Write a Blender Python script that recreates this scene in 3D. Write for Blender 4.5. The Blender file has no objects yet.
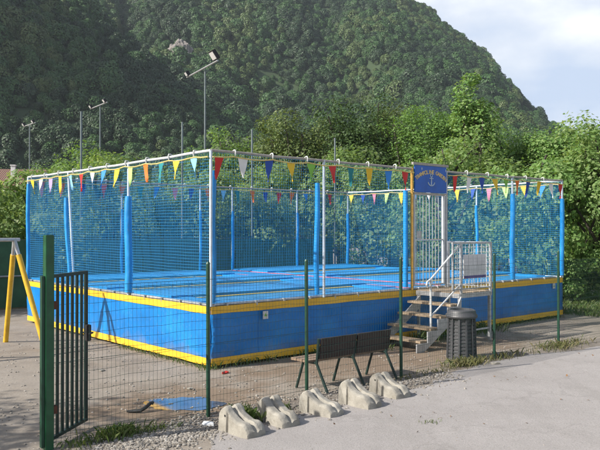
import bpy, bmesh, math, random
import numpy as np
from mathutils import Vector, Matrix, noise
R = math.radians
S = bpy.context.scene
COL = S.collection

# ------------------------------------------------------------------ camera
cam_d = bpy.data.cameras.new('camera')
cam_d.sensor_width = 36.0
cam_d.lens = 43.4
cam_d.clip_start = 0.05
cam_d.clip_end = 6000
cam = bpy.data.objects.new('camera', cam_d)
cam.location = (0, 0, 2.2)
cam.rotation_euler = (R(90.396), 0, 0)
COL.objects.link(cam)
S.camera = cam

# ------------------------------------------------------------------ light
SUN_EL = 35.0
LIGHT = Vector((0.90, 0.43, 0)).normalized()          # horizontal travel of the light
SUN_STR = 5.0
SKY_STR = 0.10
CLOUD_STR = 0.66
EXPOSURE = 0.70
w = bpy.data.worlds.new('World'); S.world = w
w.use_nodes = True
nt = w.node_tree; nt.nodes.clear()
out = nt.nodes.new('ShaderNodeOutputWorld')
sky = nt.nodes.new('ShaderNodeTexSky'); sky.sky_type = 'NISHITA'; sky.sun_disc = False
sky.sun_elevation = R(SUN_EL)
sky.sun_rotation = math.atan2(-LIGHT.x, -LIGHT.y)
sky.dust_density = 2.0; sky.air_density = 1.0
bg = nt.nodes.new('ShaderNodeBackground'); bg.inputs['Strength'].default_value = SKY_STR
nt.links.new(sky.outputs[0], bg.inputs['Color'])
tc = nt.nodes.new('ShaderNodeTexCoord')
mp = nt.nodes.new('ShaderNodeMapping'); mp.inputs['Scale'].default_value = (1.0, 1.0, 2.2)
mp.inputs['Location'].default_value = (0.35, 0.1, 0.55)
nt.links.new(tc.outputs['Generated'], mp.inputs['Vector'])
nz = nt.nodes.new('ShaderNodeTexNoise'); nz.inputs['Scale'].default_value = 3.4
nz.inputs['Detail'].default_value = 7; nz.inputs['Roughness'].default_value = 0.52
nt.links.new(mp.outputs[0], nz.inputs['Vector'])
cr = nt.nodes.new('ShaderNodeValToRGB')
cr.color_ramp.elements[0].position = 0.38; cr.color_ramp.elements[0].color = (0.60, 0.71, 0.90, 1)
cr.color_ramp.elements[1].position = 0.62; cr.color_ramp.elements[1].color = (1.22, 1.23, 1.24, 1)
e = cr.color_ramp.elements.new(0.49); e.color = (0.82, 0.88, 0.98, 1)
nt.links.new(nz.outputs['Fac'], cr.inputs['Fac'])
bg2 = nt.nodes.new('ShaderNodeBackground'); bg2.inputs['Strength'].default_value = CLOUD_STR
nt.links.new(cr.outputs['Color'], bg2.inputs['Color'])
sep = nt.nodes.new('ShaderNodeSeparateXYZ'); nt.links.new(tc.outputs['Generated'], sep.inputs[0])
def mrange(src, a, b, c, d):
    q = nt.nodes.new('ShaderNodeMapRange'); q.interpolation_type = 'SMOOTHSTEP'
    for i_, v_ in zip((1, 2, 3, 4), (a, b, c, d)): q.inputs[i_].default_value = v_
    nt.links.new(src, q.inputs[0]); return q.outputs[0]
low_ = mrange(sep.outputs['Z'], .45, .80, .90, .18)
fwd = mrange(sep.outputs['Y'], -.35, .35, .22, 1.0)
mm = nt.nodes.new('ShaderNodeMath'); mm.operation = 'MULTIPLY'; nt.links.new(low_, mm.inputs[0]); nt.links.new(fwd, mm.inputs[1])
mixw = nt.nodes.new('ShaderNodeMixShader'); nt.links.new(mm.outputs[0], mixw.inputs[0])
nt.links.new(bg.outputs[0], mixw.inputs[1]); nt.links.new(bg2.outputs[0], mixw.inputs[2])
nt.links.new(mixw.outputs[0], out.inputs['Surface'])

sd = bpy.data.lights.new('sun', 'SUN'); sd.energy = SUN_STR; sd.angle = R(0.53); sd.color = (1.0, 0.95, 0.87)
so = bpy.data.objects.new('sun', sd)
ld = Vector((LIGHT.x * math.cos(R(SUN_EL)), LIGHT.y * math.cos(R(SUN_EL)), -math.sin(R(SUN_EL))))
so.rotation_euler = ld.to_track_quat('-Z', 'Y').to_euler()
so.location = (-30, -15, 40)
COL.objects.link(so)

vs = S.view_settings
S.display_settings.display_device = 'sRGB'
vs.view_transform = 'Standard'; vs.look = 'None'; vs.gamma = 1.0; vs.use_curve_mapping = False
vs.exposure = EXPOSURE
S.render.engine = 'CYCLES'
S.cycles.max_bounces = 8
S.cycles.transparent_max_bounces = 16
S.cycles.volume_bounces = 0

# ------------------------------------------------------------------ materials
class M:
    def __init__(s, name):
        s.m = bpy.data.materials.new(name); s.m.use_nodes = True
        s.nt = s.m.node_tree; s.b = s.nt.nodes['Principled BSDF']; s.out = s.nt.nodes['Material Output']
    def n(s, t, **kw):
        x = s.nt.nodes.new(t)
        for k, v in kw.items():
            if hasattr(x, k): setattr(x, k, v)
            else: x.inputs[k.replace('_', ' ')].default_value = v
        return x
    def l(s, a, b): s.nt.links.new(a, b)
    def coord(s, kind='Object', scale=(1, 1, 1)):
        t = s.n('ShaderNodeTexCoord'); mpp = s.n('ShaderNodeMapping'); mpp.inputs['Scale'].default_value = scale
        s.l(t.outputs[kind], mpp.inputs['Vector']); return mpp.outputs[0]
    def noise(s, vec, scale, detail=4, rough=.55):
        x = s.n('ShaderNodeTexNoise'); x.inputs['Scale'].default_value = scale
        x.inputs['Detail'].default_value = detail; x.inputs['Roughness'].default_value = rough
        s.l(vec, x.inputs['Vector']); return x.outputs['Fac']
    def ramp(s, fac, stops):
        r = s.n('ShaderNodeValToRGB'); el = r.color_ramp.elements
        while len(el) < len(stops): el.new(.5)
        for q, (p, c) in zip(el, stops):
            q.position = p; q.color = (*c, 1) if len(c) == 3 else c
        s.l(fac, r.inputs['Fac']); return r.outputs['Color']
    def mix(s, fac, a, b, mode='MIX'):
        x = s.n('ShaderNodeMix'); x.data_type = 'RGBA'; x.blend_type = mode
        if isinstance(fac, float): x.inputs[0].default_value = fac
        else: s.l(fac, x.inputs[0])
        for i, c in ((6, a), (7, b)):
            if isinstance(c, tuple): x.inputs[i].default_value = (*c, 1)
            else: s.l(c, x.inputs[i])
        return x.outputs[2]
    def math(s, op, a, b=None):
        x = s.n('ShaderNodeMath'); x.operation = op
        for i, c in enumerate((a, b)):
            if c is None: continue
            if isinstance(c, (int, float)): x.inputs[i].default_value = c
            else: s.l(c, x.inputs[i])
        return x.outputs[0]
    def bump(s, h, strength, dist=.01, prev=None):
        x = s.n('ShaderNodeBump'); x.inputs['Strength'].default_value = strength; x.inputs['Distance'].default_value = dist
        s.l(h, x.inputs['Height'])
        if prev is not None: s.l(prev, x.inputs['Normal'])
        s.l(x.outputs[0], s.b.inputs['Normal']); return x.outputs[0]
    def base(s, c):
        if isinstance(c, tuple): s.b.inputs['Base Color'].default_value = (*c, 1)
        else: s.l(c, s.b.inputs['Base Color'])
        return s
    def rough(s, v, metal=0.0):
        if isinstance(v, (int, float)): s.b.inputs['Roughness'].default_value = v
        else: s.l(v, s.b.inputs['Roughness'])
        s.b.inputs['Metallic'].default_value = metal; return s

def simple(name, c, rough=.5, metal=0.0, var=.25, scale=6.0, bump=.0, bscale=60.0):
    """paint / plastic / metal with uneven dirt and slight relief"""
    m = M(name); v = m.coord()
    f = m.noise(v, scale, 5, .6)
    lo = tuple(x * (1 - var) for x in c); hi = tuple(min(1, x * (1 + var * .5)) for x in c)
    m.base(m.ramp(f, [(.3, lo), (.6, c), (.75, hi)])).rough(rough, metal)
    if bump: m.bump(m.noise(v, bscale, 3), bump, .004)
    return m.m

def leafmat(name, cols, trans=.35):
    m = M(name)
    g = m.n('ShaderNodeNewGeometry')
    c = m.ramp(g.outputs['Random Per Island'], [(i / max(1, len(cols) - 1), k) for i, k in enumerate(cols)])
    m.base(c).rough(.55)
    m.b.inputs['Specular IOR Level'].default_value = .35
    t = m.n('ShaderNodeBsdfTranslucent')
    c2 = m.mix(1.0, c, (1.5, 1.45, .7), 'MULTIPLY'); m.l(c2, t.inputs['Color'])
    mx = m.n('ShaderNodeMixShader'); mx.inputs[0].default_value = trans
    m.l(m.b.outputs[0], mx.inputs[1]); m.l(t.outputs[0], mx.inputs[2]); m.l(mx.outputs[0], m.out.inputs['Surface'])
    return m.m

MAT = {}
def vinyl(name, c, fade, mud=False):
    m = M(name); v = m.coord()
    f = m.noise(v, 1.3, 5, .6); fine = m.noise(v, 22, 3)
    col = m.ramp(f, [(.25, tuple(x * .8 for x in c)), (.5, c), (.78, fade)])
    col = m.mix(m.ramp(fine, [(.58, (0, 0, 0)), (.75, (.22, .22, .22))]), col, (.30, .30, .26))
    if mud:
        sp = m.n('ShaderNodeSeparateXYZ'); m.l(v, sp.inputs[0])
        run = m.math('ADD', sp.outputs['X'], sp.outputs['Y'])
        md = m.math('ABSOLUTE', m.math('SUBTRACT', m.math('FRACT', m.math('MULTIPLY', run, 1 / 1.93)), .5))
        col = m.mix(m.ramp(md, [(.004, (.5, .5, .5)), (.007, (0, 0, 0))]), col, tuple(x * .55 for x in c))       # welded seams
        hgt = m.math('ADD', sp.outputs['Z'], m.math('MULTIPLY', m.math('SUBTRACT', m.noise(m.coord(scale=(1, 1, .6)), 3.2, 6, .7), .5), .75))
        col = m.mix(m.ramp(hgt, [(.02, (.62, .62, .62)), (.30, (0, 0, 0))]), col, (.19, .165, .13))             # splashed mud
        scf = m.noise(m.coord(scale=(.4, .4, 3)), 7, 4, .6)
        col = m.mix(m.ramp(scf, [(.62, (0, 0, 0)), (.74, (.3, .3, .3))]), col, tuple(min(1, x * 1.2 + .05) for x in c))
    m.base(col).rough(.42)
    p = m.bump(m.noise(m.coord(scale=(2.2, 2.2, .8)), 2.6, 3, .5), .5, .03)
    m.bump(m.noise(m.coord(scale=(1, 1, 2)), 1.1, 2, .4), .5, .12, p)
    return m.m
MAT['skirt'] = vinyl('blue_tarpaulin_vinyl', (.003, .165, .49), (.008, .23, .57), True)
MAT['band'] = vinyl('yellow_tarpaulin_vinyl', (.78, .45, .03), (.76, .48, .06))
MAT['pad'] = vinyl('blue_pad_vinyl', (.010, .24, .60), (.03, .32, .66))
MAT['mat'] = simple('jump_mat_weave', (.03, .22, .46), .6, var=.3, scale=3)
MAT['deck'] = simple('deck_board_blue', (.02, .20, .46), .6, var=.35, scale=2)
MAT['stripe'] = simple('yellow_stripe', (.70, .55, .16), .5)
MAT['net'] = simple('blue_net_cord', (.012, .225, .48), .6, var=.1)
MAT['white'] = simple('white_painted_steel', (.58, .59, .58), .4, var=.18, scale=9)
MAT['postblue'] = simple('pale_blue_painted_steel', (.50, .58, .66), .4, var=.2, scale=9)
MAT['orange'] = simple('ochre_painted_steel', (.62, .36, .07), .45, var=.3, scale=8)
MAT['galv'] = simple('galvanised_steel', (.46, .47, .48), .42, .55, var=.3, scale=14, bump=.1)
MAT['rail'] = simple('shaded_rail_steel', (.36, .33, .29), .5, .3, var=.3, scale=12)  # darker rail copy with shade painted in, for sides away from the sun
MAT['edging'] = simple('faded_red_edging', (.42, .13, .17), .6, var=.4, scale=5)
MAT['cord'] = simple('yellow_cord', (.62, .48, .16), .7)
MAT['green'] = simple('dark_green_paint', (.010, .055, .030), .45, var=.35, scale=11)
MAT['barblack'] = simple('blackish_green_bars', (.008, .028, .022), .45, var=.4, scale=12)
MAT['gategreen'] = simple('gate_green_paint', (.012, .085, .035), .4, var=.35, scale=9)
MAT['rust'] = simple('rusty_brown_steel', (.10, .035, .02), .7, .2, var=.6, scale=14)
MAT['wire'] = simple('green_coated_wire', (.018, .055, .040), .5)
MAT['black'] = simple('black_rubber', (.012, .012, .014), .55, var=.3)
MAT['benchwood'] = simple('dark_stained_planks', (.034, .019, .018), .55, var=.45, scale=5, bump=.3, bscale=24)
MAT['seatwood'] = simple('weathered_seat_planks', (.23, .16, .11), .65, var=.4, scale=7, bump=.3, bscale=24)
MAT['bin'] = simple('grey_bin_plastic', (.060, .060, .066), .5, var=.3, scale=8, bump=.2)
MAT['tread'] = simple('worn_step_planks', (.36, .27, .18), .75, var=.45, scale=9, bump=.4, bscale=30)
MAT['yellowpole'] = simple('yellow_pole_paint', (.70, .42, .03), .4, var=.25)
MAT['paper'] = simple('notice_board_white', (.62, .61, .60), .5, var=.15)
MAT['purple'] = simple('notice_print_violet', (.10, .07, .25), .5)
MAT['sign'] = simple('sign_blue', (.008, .10, .44), .4, var=.2)
MAT['letter'] = simple('sign_cream_letters', (.70, .52, .22), .5, var=.2, scale=30)
MAT['emblem'] = simple('sign_emblem_pale', (.42, .52, .60), .5)
MAT['darkscreen'] = simple('green_windscreen_cloth', (.035, .105, .050), .7, var=.3, scale=3)
MAT['pole'] = simple('lamp_pole_grey', (.13, .16, .165), .5, .3, var=.2)
MAT['bark'] = simple('tree_bark', (.05, .04, .03), .85, var=.5, scale=9, bump=.6, bscale=14)
MAT['plaster'] = simple('house_plaster', (.42, .36, .28), .8, var=.2, scale=2)
MAT['glass'] = simple('dark_window_glass', (.03, .035, .04), .1)
MAT['rope'] = simple('grey_wood_prop', (.14, .11, .085), .8, var=.3)
MAT['plastic_white'] = simple('scrap_white_plastic', (.72, .74, .76), .4)
MAT['red'] = simple('scrap_red_plastic', (.55, .04, .03), .4)
MAT['brown_leaf'] = simple('dry_leaf', (.20, .11, .05), .8)

def mk_concrete():
    m = M('cast_concrete'); v0 = m.coord(); oi = m.n('ShaderNodeObjectInfo')
    va = m.n('ShaderNodeVectorMath'); va.operation = 'ADD'; cx = m.n('ShaderNodeCombineXYZ'); m.l(m.math('MULTIPLY', oi.outputs['Random'], 37.0), cx.inputs[0]); m.l(v0, va.inputs[0]); m.l(cx.outputs[0], va.inputs[1]); v = va.outputs[0]
    f = m.noise(v, 5, 7, .65); g = m.noise(v, 60, 4, .7); k = m.noise(v, 8, 5, .65)
    c = m.ramp(f, [(.25, (.175, .16, .135)), (.5, (.285, .265, .225)), (.75, (.39, .365, .315))])
    c = m.mix(m.ramp(k, [(.55, (0, 0, 0)), (.72, (.65, .65, .65))]), c, (.17, .15, .11))
    c = m.mix(m.ramp(g, [(.56, (0, 0, 0)), (.68, (.6, .6, .6))]), c, (.16, .145, .12))
    m.base(c).rough(.9); p = m.bump(f, .5, .02); m.bump(g, .6, .006, p)
    return m.m
MAT['concrete'] = mk_concrete()

def mk_roof():
    m = M('brown_roof_tiles'); v = m.coord()
    wv = m.n('ShaderNodeTexWave'); wv.inputs['Scale'].default_value = 2.2; wv.inputs['Distortion'].default_value = 1.5
    m.l(v, wv.inputs['Vector'])
    c = m.mix(m.noise(v, 6, 5), (.14, .075, .05), (.24, .13, .09))
    m.base(m.mix(wv.outputs['Fac'], c, (.10, .06, .045))).rough(.85); m.bump(wv.outputs['Fac'], .6, .05)
    return m.m
MAT['roof'] = mk_roof()

def mk_dirt():
    m = M('packed_dirt'); v = m.coord()
    big = m.noise(v, .35, 5, .6); mid = m.noise(v, 2.1, 6, .62); fine = m.noise(v, 26, 5, .7); grit = m.noise(v, 95, 3, .7)
    c = m.ramp(mid, [(.25, (.125, .10, .078)), (.5, (.20, .165, .128)), (.75, (.275, .232, .185))])
    c = m.mix(m.ramp(big, [(.38, (0, 0, 0)), (.62, (.7, .7, .7))]), c, (.26, .23, .195))
    c = m.mix(m.ramp(fine, [(.54, (0, 0, 0)), (.70, (.55, .55, .55))]), c, (.10, .082, .064))
    vor = m.n('ShaderNodeTexVoronoi'); vor.inputs['Scale'].default_value = 24; m.l(v, vor.inputs['Vector'])
    st = m.ramp(vor.outputs['Distance'], [(.14, (.75, .75, .75)), (.24, (0, 0, 0))])
    st2 = m.mix(1.0, st, m.ramp(m.noise(v, 3.3, 3), [(.45, (0, 0, 0)), (.6, (1, 1, 1))]), 'MULTIPLY')
    c = m.mix(st2, c, (.40, .37, .34))
    # damp soil round the puddle, and net shade painted browner along the trampoline's front
    g = m.n('ShaderNodeNewGeometry')
    def blob(ctr, sc):
        s_ = m.n('ShaderNodeVectorMath'); s_.operation = 'SUBTRACT'; m.l(g.outputs['Position'], s_.inputs[0]); s_.inputs[1].default_value = ctr
        r_ = m.n('ShaderNodeVectorRotate'); r_.rotation_type = 'Z_AXIS'; r_.inputs['Angle'].default_value = R(-41); m.l(s_.outputs[0], r_.inputs['Vector'])
        q = m.n('ShaderNodeVectorMath'); q.operation = 'MULTIPLY'; m.l(r_.outputs[0], q.inputs[0]); q.inputs[1].default_value = sc
        L = m.n('ShaderNodeVectorMath'); L.operation = 'LENGTH'; m.l(q.outputs[0], L.inputs[0]); return L.outputs['Value']
    d1 = blob((-1.55, 9.2, 0), (.55, .95, 1)); d_shade = blob((1.6, 12.6, 0), (.24, .75, 1))
    d = m.math('MINIMUM', d1, d_shade)
    d = m.math('ADD', d, m.math('MULTIPLY', m.math('SUBTRACT', mid, .5), 1.6))
    wet_shade = m.ramp(d, [(.55, (.8, .8, .8)), (1.25, (0, 0, 0))])
    c = m.mix(wet_shade, c, m.mix(mid, (.13, .088, .055), (.21, .145, .09)))
    m.base(c).rough(.92)
    p = m.bump(mid, .35, .05); p = m.bump(fine, .5, .014, p); m.bump(grit, .5, .005, p)
    return m.m
MAT['dirt'] = mk_dirt()

def mk_path():
    m = M('gravelly_path'); v = m.coord()
    big = m.noise(v, .55, 5, .6); mid = m.noise(v, 5, 6, .62); fine = m.noise(v, 48, 5, .75); grit = m.noise(v, 150, 3, .7)
    c = m.ramp(big, [(.3, (.262, .24, .228)), (.7, (.335, .31, .296))])
    c = m.mix(m.ramp(mid, [(.45, (0, 0, 0)), (.7, (.5, .5, .5))]), c, (.255, .238, .222))
    tr = m.noise(m.coord(scale=(.9, .22, 1)), 1.3, 6, .65)                      # worn, dusty streaks along the way
    c = m.mix(m.ramp(tr, [(.50, (0, 0, 0)), (.66, (.55, .55, .55))]), c, (.205, .188, .172))
    cv = m.n('ShaderNodeTexVoronoi'); cv.feature = 'DISTANCE_TO_EDGE'; cv.inputs['Scale'].default_value = .45
    wv_ = m.n('ShaderNodeVectorMath'); wv_.operation = 'MULTIPLY_ADD'; nzc = m.n('ShaderNodeTexNoise'); nzc.inputs['Scale'].default_value = 2.2; nzc.inputs['Detail'].default_value = 6
    m.l(v, nzc.inputs['Vector']); m.l(nzc.outputs['Color'], wv_.inputs[0]); wv_.inputs[1].default_value = (.9, .9, .9); m.l(v, wv_.inputs[2]); m.l(wv_.outputs[0], cv.inputs['Vector'])
    c = m.mix(m.ramp(cv.outputs['Distance'], [(.003, (.28, .28, .28)), (.010, (0, 0, 0))]), c, (.14, .125, .115))
    c = m.mix(m.ramp(fine, [(.50, (0, 0, 0)), (.66, (.7, .7, .7))]), c, (.17, .155, .145))
    c = m.mix(m.ramp(grit, [(.52, (0, 0, 0)), (.70, (.6, .6, .6))]), c, (.50, .48, .46))
    m.base(c).rough(.9)
    p = m.bump(mid, .2, .03); p = m.bump(fine, .55, .012, p); m.bump(grit, .6, .005, p)
    return m.m
MAT['path'] = mk_path()

def mk_water():
    m = M('puddle_water'); v = m.coord()
    m.base((.09, .095, .10)).rough(.06); m.b.inputs['IOR'].default_value = 1.6
    m.b.inputs['Specular IOR Level'].default_value = 1.0
    m.bump(m.noise(v, 9, 2), .02, .01)
    return m.m
MAT['water'] = mk_water()

def mk_hill():
    m = M('mountain_undergrowth'); v = m.coord()
    f = m.noise(v, .05, 6, .6); g = m.noise(v, .4, 4, .6)
    c = m.ramp(f, [(.3, (.03, .058, .022)), (.7, (.055, .09, .032))])
    m.base(m.mix(g, c, (.025, .042, .016))).rough(.95)
    return m.m
MAT['hill'] = mk_hill()
def mk_rock():
    m = M('limestone_cliff'); v = m.coord(scale=(1, 1, .5))
    f = m.noise(v, .35, 7, .7); g = m.noise(v, 1.4, 5, .7)
    c = m.ramp(f, [(.3, (.09, .08, .07)), (.5, (.24, .215, .195)), (.7, (.42, .385, .36))])
    m.base(m.mix(m.ramp(g, [(.5, (0, 0, 0)), (.7, (.6, .6, .6))]), c, (.10, .10, .07))).rough(.95); m.bump(f, 1, .8)
    return m.m
MAT['rock'] = mk_rock()
MAT['forest'] = leafmat('mountain_forest_leaves', [(0.028, 0.072, 0.023), (0.045, 0.102, 0.030), (0.057, 0.126, 0.033), (0.037, 0.087, 0.026), (0.077, 0.141, 0.039)], .12)
MAT['forest_olive'] = leafmat('mountain_olive_leaves', [(0.056, 0.092, 0.028), (0.082, 0.126, 0.038), (0.067, 0.109, 0.030), (0.109, 0.144, 0.047)], .12)
MAT['forest_dark'] = leafmat('mountain_dark_leaves', [(0.020, 0.046, 0.020), (0.030, 0.062, 0.024), (0.043, 0.076, 0.030)], .12)
MAT['leaf_thicket'] = leafmat('pale_thicket_leaves', [(.11, .19, .05), (.16, .26, .08), (.22, .30, .11), (.13, .22, .06), (.28, .34, .16)], .45)
MAT['leaf_bright'] = leafmat('bright_broad_leaves', [(0.086, 0.186, 0.046), (0.143, 0.259, 0.065), (0.211, 0.316, 0.102), (0.115, 0.223, 0.051), (0.285, 0.371, 0.153)])
MAT['leaf_lime'] = leafmat('yellow_green_leaves', [(0.109, 0.199, 0.041), (0.154, 0.264, 0.057), (0.093, 0.165, 0.041), (0.201, 0.297, 0.071)])
MAT['leaf_olive'] = leafmat('olive_leaves', [(0.072, 0.121, 0.035), (0.120, 0.162, 0.049), (0.087, 0.130, 0.035), (0.161, 0.194, 0.061)], .28)
MAT['leaf_dark'] = leafmat('dark_leaves', [(0.032, 0.070, 0.019), (0.051, 0.097, 0.025), (0.073, 0.118, 0.031), (0.041, 0.078, 0.023)], .25)
MAT['leaf_feather'] = leafmat('feathery_leaves', [(0.081, 0.167, 0.034), (0.116, 0.214, 0.042), (0.152, 0.251, 0.063), (0.089, 0.185, 0.042)])
MAT['grass'] = leafmat('grass_blades', [(.05, .10, .02), (.08, .13, .03), (.12, .14, .05), (.06, .11, .02)], .3)
MAT['drygrass'] = leafmat('dry_weeds', [(.16, .15, .06), (.10, .12, .04), (.20, .17, .09), (.08, .11, .03)], .25)
MAT['pebble'] = None
def mk_pebble():
    m = M('loose_pebbles'); g = m.n('ShaderNodeNewGeometry')
    c = m.ramp(g.outputs['Random Per Island'], [(0, (.09, .075, .06)), (.4, (.18, .155, .13)), (.8, (.28, .255, .225)), (1, (.46, .44, .41))])
    m.base(m.mix(m.noise(m.coord(), 40, 3), c, (.25, .23, .2))).rough(.9); return m.m
MAT['pebble'] = mk_pebble()
FLAG = {k: simple('pennant_' + k, c, .7, var=.12) for k, c in dict(
    red=(.56, .03, .025), white=(.74, .74, .72), blue=(.02, .07, .33), yellow=(.76, .50, .03), green=(.20, .46, .06),
    lightgreen=(.42, .60, .20), lightblue=(.25, .52, .70), orange=(.72, .16, .02), teal=(.01, .20, .22), pink=(.62, .20, .28),
    lavender=(.35, .28, .52), azure=(.03, .22, .60), cream=(.72, .66, .48)).items()}
for mt in FLAG.values():
    pass

# ------------------------------------------------------------------ helpers
def tag(o, label=None, cat=None, group=None, kind=None):
    if label: o['label'] = label
    if cat: o['category'] = cat
    if group: o['group'] = group
    if kind: o['kind'] = kind
    return o
def empty(name, loc=(0, 0, 0), rz=0):
    o = bpy.data.objects.new(name, None); COL.objects.link(o)
    o.location = loc; o.rotation_euler = (0, 0, rz); o.empty_display_size = .2
    return o
class MB:
    """collects shapes, builds one mesh object"""
    def __init__(s): s.v = []; s.f = []
    def add(s, vs, fs):
        k = len(s.v); s.v += [tuple(x) for x in vs]; s.f += [tuple(i + k for i in q) for q in fs]; return s
    def box(s, a, b):
        (x0, y0, z0), (x1, y1, z1) = a, b
        vs = [(x0, y0, z0), (x1, y0, z0), (x1, y1, z0), (x0, y1, z0), (x0, y0, z1), (x1, y0, z1), (x1, y1, z1), (x0, y1, z1)]
        return s.add(vs, [(3, 2, 1, 0), (4, 5, 6, 7), (0, 1, 5, 4), (1, 2, 6, 5), (2, 3, 7, 6), (3, 0, 4, 7)])
    def bar(s, p, q, wx, wy, up=(0, 0, 1)):
        p = Vector(p); q = Vector(q); d = (q - p).normalized(); u = Vector(up)
        if abs(d.dot(u)) > .97: u = Vector((1, 0, 0))
        a = d.cross(u).normalized() * wx / 2; b = a.cross(d).normalized() * wy / 2
        vs = [p - a - b, p + a - b, p + a + b, p - a + b, q - a - b, q + a - b, q + a + b, q - a + b]
        return s.add(vs, [(0, 1, 2, 3), (7, 6, 5, 4), (4, 5, 1, 0), (5, 6, 2, 1), (6, 7, 3, 2), (7, 4, 0, 3)])
    def tube(s, pts, r, n=10, cap=True):
        pts = [Vector(p) for p in pts]; rr = r if isinstance(r, (list, tuple)) else [r] * len(pts)
        vs = []; fs = []; ref = None
        for i, p in enumerate(pts):
            d = (pts[min(i + 1, len(pts) - 1)] - pts[max(i - 1, 0)]).normalized()
            if ref is None: ref = Vector((0, 0, 1)) if abs(d.z) < .9 else Vector((1, 0, 0))
            a = d.cross(ref).normalized(); b = a.cross(d).normalized(); ref = b
            for k in range(n):
                t = 2 * math.pi * k / n; vs.append(p + (a * math.cos(t) + b * math.sin(t)) * rr[i])
        for i in range(len(pts) - 1):
            for k in range(n):
                k2 = (k + 1) % n; fs.append((i * n + k, i * n + k2, (i + 1) * n + k2, (i + 1) * n + k))
        if cap: fs.append(tuple(range(n))[::-1]); fs.append(tuple(range((len(pts) - 1) * n, len(pts) * n)))
        return s.add(vs, fs)
    def build(s, name, mat, parent=None, smooth=False, bevel=0.0):
        me = bpy.data.meshes.new(name); me.from_pydata([tuple(v) for v in s.v], [], s.f); me.update()
        bm = bmesh.new(); bm.from_mesh(me); bmesh.ops.recalc_face_normals(bm, faces=bm.faces)
        if bevel:
            bmesh.ops.bevel(bm, geom=[ed for ed in bm.edges if len(ed.link_faces) == 2 and ed.calc_face_angle(0) > .6], offset=bevel, segments=2, affect='EDGES', clamp_overlap=True)
        bm.to_mesh(me); bm.free()
        if isinstance(mat, list):
            for q in mat: me.materials.append(q)
        else: me.materials.append(mat)
        if smooth:
            me.polygons.foreach_set('use_smooth', [True] * len(me.polygons))
            me.set_sharp_from_angle(angle=R(40))
        o = bpy.data.objects.new(name, me); COL.objects.link(o)
        if parent: o.parent = parent
        return o
def quads_mesh(name, V, mats, parent=None, nper=4, midx=None):
    """V: (nfaces*nper,3) array of separate polygons"""
    n = len(V) // nper
    me = bpy.data.meshes.new(name)
    me.vertices.add(len(V)); me.vertices.foreach_set('co', np.ascontiguousarray(V, dtype=np.float32).ravel())
    me.loops.add(len(V)); me.loops.foreach_set('vertex_index', np.arange(len(V), dtype=np.int32))
    me.polygons.add(n); me.polygons.foreach_set('loop_start', np.arange(0, len(V), nper, dtype=np.int32))
    try: me.polygons.foreach_set('loop_total', np.full(n, nper, dtype=np.int32))
    except Exception: pass
    for q in (mats if isinstance(mats, list) else [mats]): me.materials.append(q)
    if midx is not None: me.polygons.foreach_set('material_index', midx.astype(np.int32))
    me.update(calc_edges=True); me.validate()
    o = bpy.data.objects.new(name, me); COL.objects.link(o)
    if parent: o.parent = parent
    return o
def copy_tree(o, parent=None):
    c = o.copy(); COL.objects.link(c)
    if parent: c.parent = parent
    for ch in list(o.children): copy_tree(ch, c)
    return c
def unit(a): return a / np.maximum(1e-9, np.linalg.norm(a, axis=1, keepdims=True))
def leaves(rng, pos, nrm, size, aspect=.62):
    """folded diamond leaves at pos facing nrm -> (n*4,3)"""
    n = len(pos)
    t = unit(np.cross(nrm, rng.normal(size=(n, 3)))); b = np.cross(nrm, t)
    sz = size * rng.uniform(.6, 1.3, (n, 1))
    a = pos - t * sz * .5; c = pos + t * sz * .5
    l = pos + b * sz * aspect * .5 - nrm * sz * .10 + t * sz * .06; r = pos - b * sz * aspect * .5 - nrm * sz * .10 + t * sz * .06
    return np.stack([a, l, c, r], axis=1).reshape(-1, 3)

# trampoline frame: local x runs along the gate side, local y along the sunny side
N0 = Vector((-1.41, 11.44, 0)); ANG = R(41.0)
ux = Vector((math.cos(ANG), math.sin(ANG), 0)); vx = Vector((-math.sin(ANG), math.cos(ANG), 0))
def UV(u, v, z=0.0): return N0 + ux * u + vx * v + Vector((0, 0, z))
UL, VL = 10.75, 7.76
TOP = 3.46; DK = 1.02

# ------------------------------------------------------------------ ground and path
def sheet(name, pts, z, mat):
    me = bpy.data.meshes.new(name); me.from_pydata([(p[0], p[1], z) for p in pts], [], [tuple(range(len(pts)))]); me.materials.append(mat)
    o = bpy.data.objects.new(name, me); COL.objects.link(o); tag(o, kind='structure'); return o
sheet('ground', [(-950, -150), (950, -150), (950, 950), (-950, 950)], 0.0, MAT['dirt'])
random.seed(3)
edge = []
uu = -4.4
while uu < 24:
    base = -3.02 if uu < 1.2 else (-3.02 + min(1, (uu - 1.2) / 1.8) * .42)
    if uu > 4.6: base -= min(.7, (uu - 4.6) * .16)
    if uu < -2.0: base = -3.02 - (-2.0 - uu) * 1.3
    wv = noise.noise(Vector((uu * .9, 3.1, 0))) * .16 + noise.noise(Vector((uu * 4.3, 7.7, 0))) * .06 + noise.noise(Vector((uu * 15, 1.7, 0))) * .03
    p = UV(uu, base + wv); edge.append((p.x, p.y)); uu += .05
sheet('path', edge + [(edge[-1][0] + 3, -20), (-3.2, -20)], 0.004, MAT['path'])
# puddle: irregular outline
pud = []
for k in range(72):
    t = 2 * math.pi * k / 72
    rr = 1 + .34 * noise.noise(Vector((math.cos(t) * 1.7, math.sin(t) * 1.7, 4.2))) + .12 * noise.noise(Vector((math.cos(t) * 5, math.sin(t) * 5, 9)))
    p = Vector((-1.50 + .50 * rr * math.cos(t), 9.16 + .36 * rr * math.sin(t), 0)); pud.append((p.x, p.y))
sheet('puddle', pud, 0.005, MAT['water'])

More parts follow.
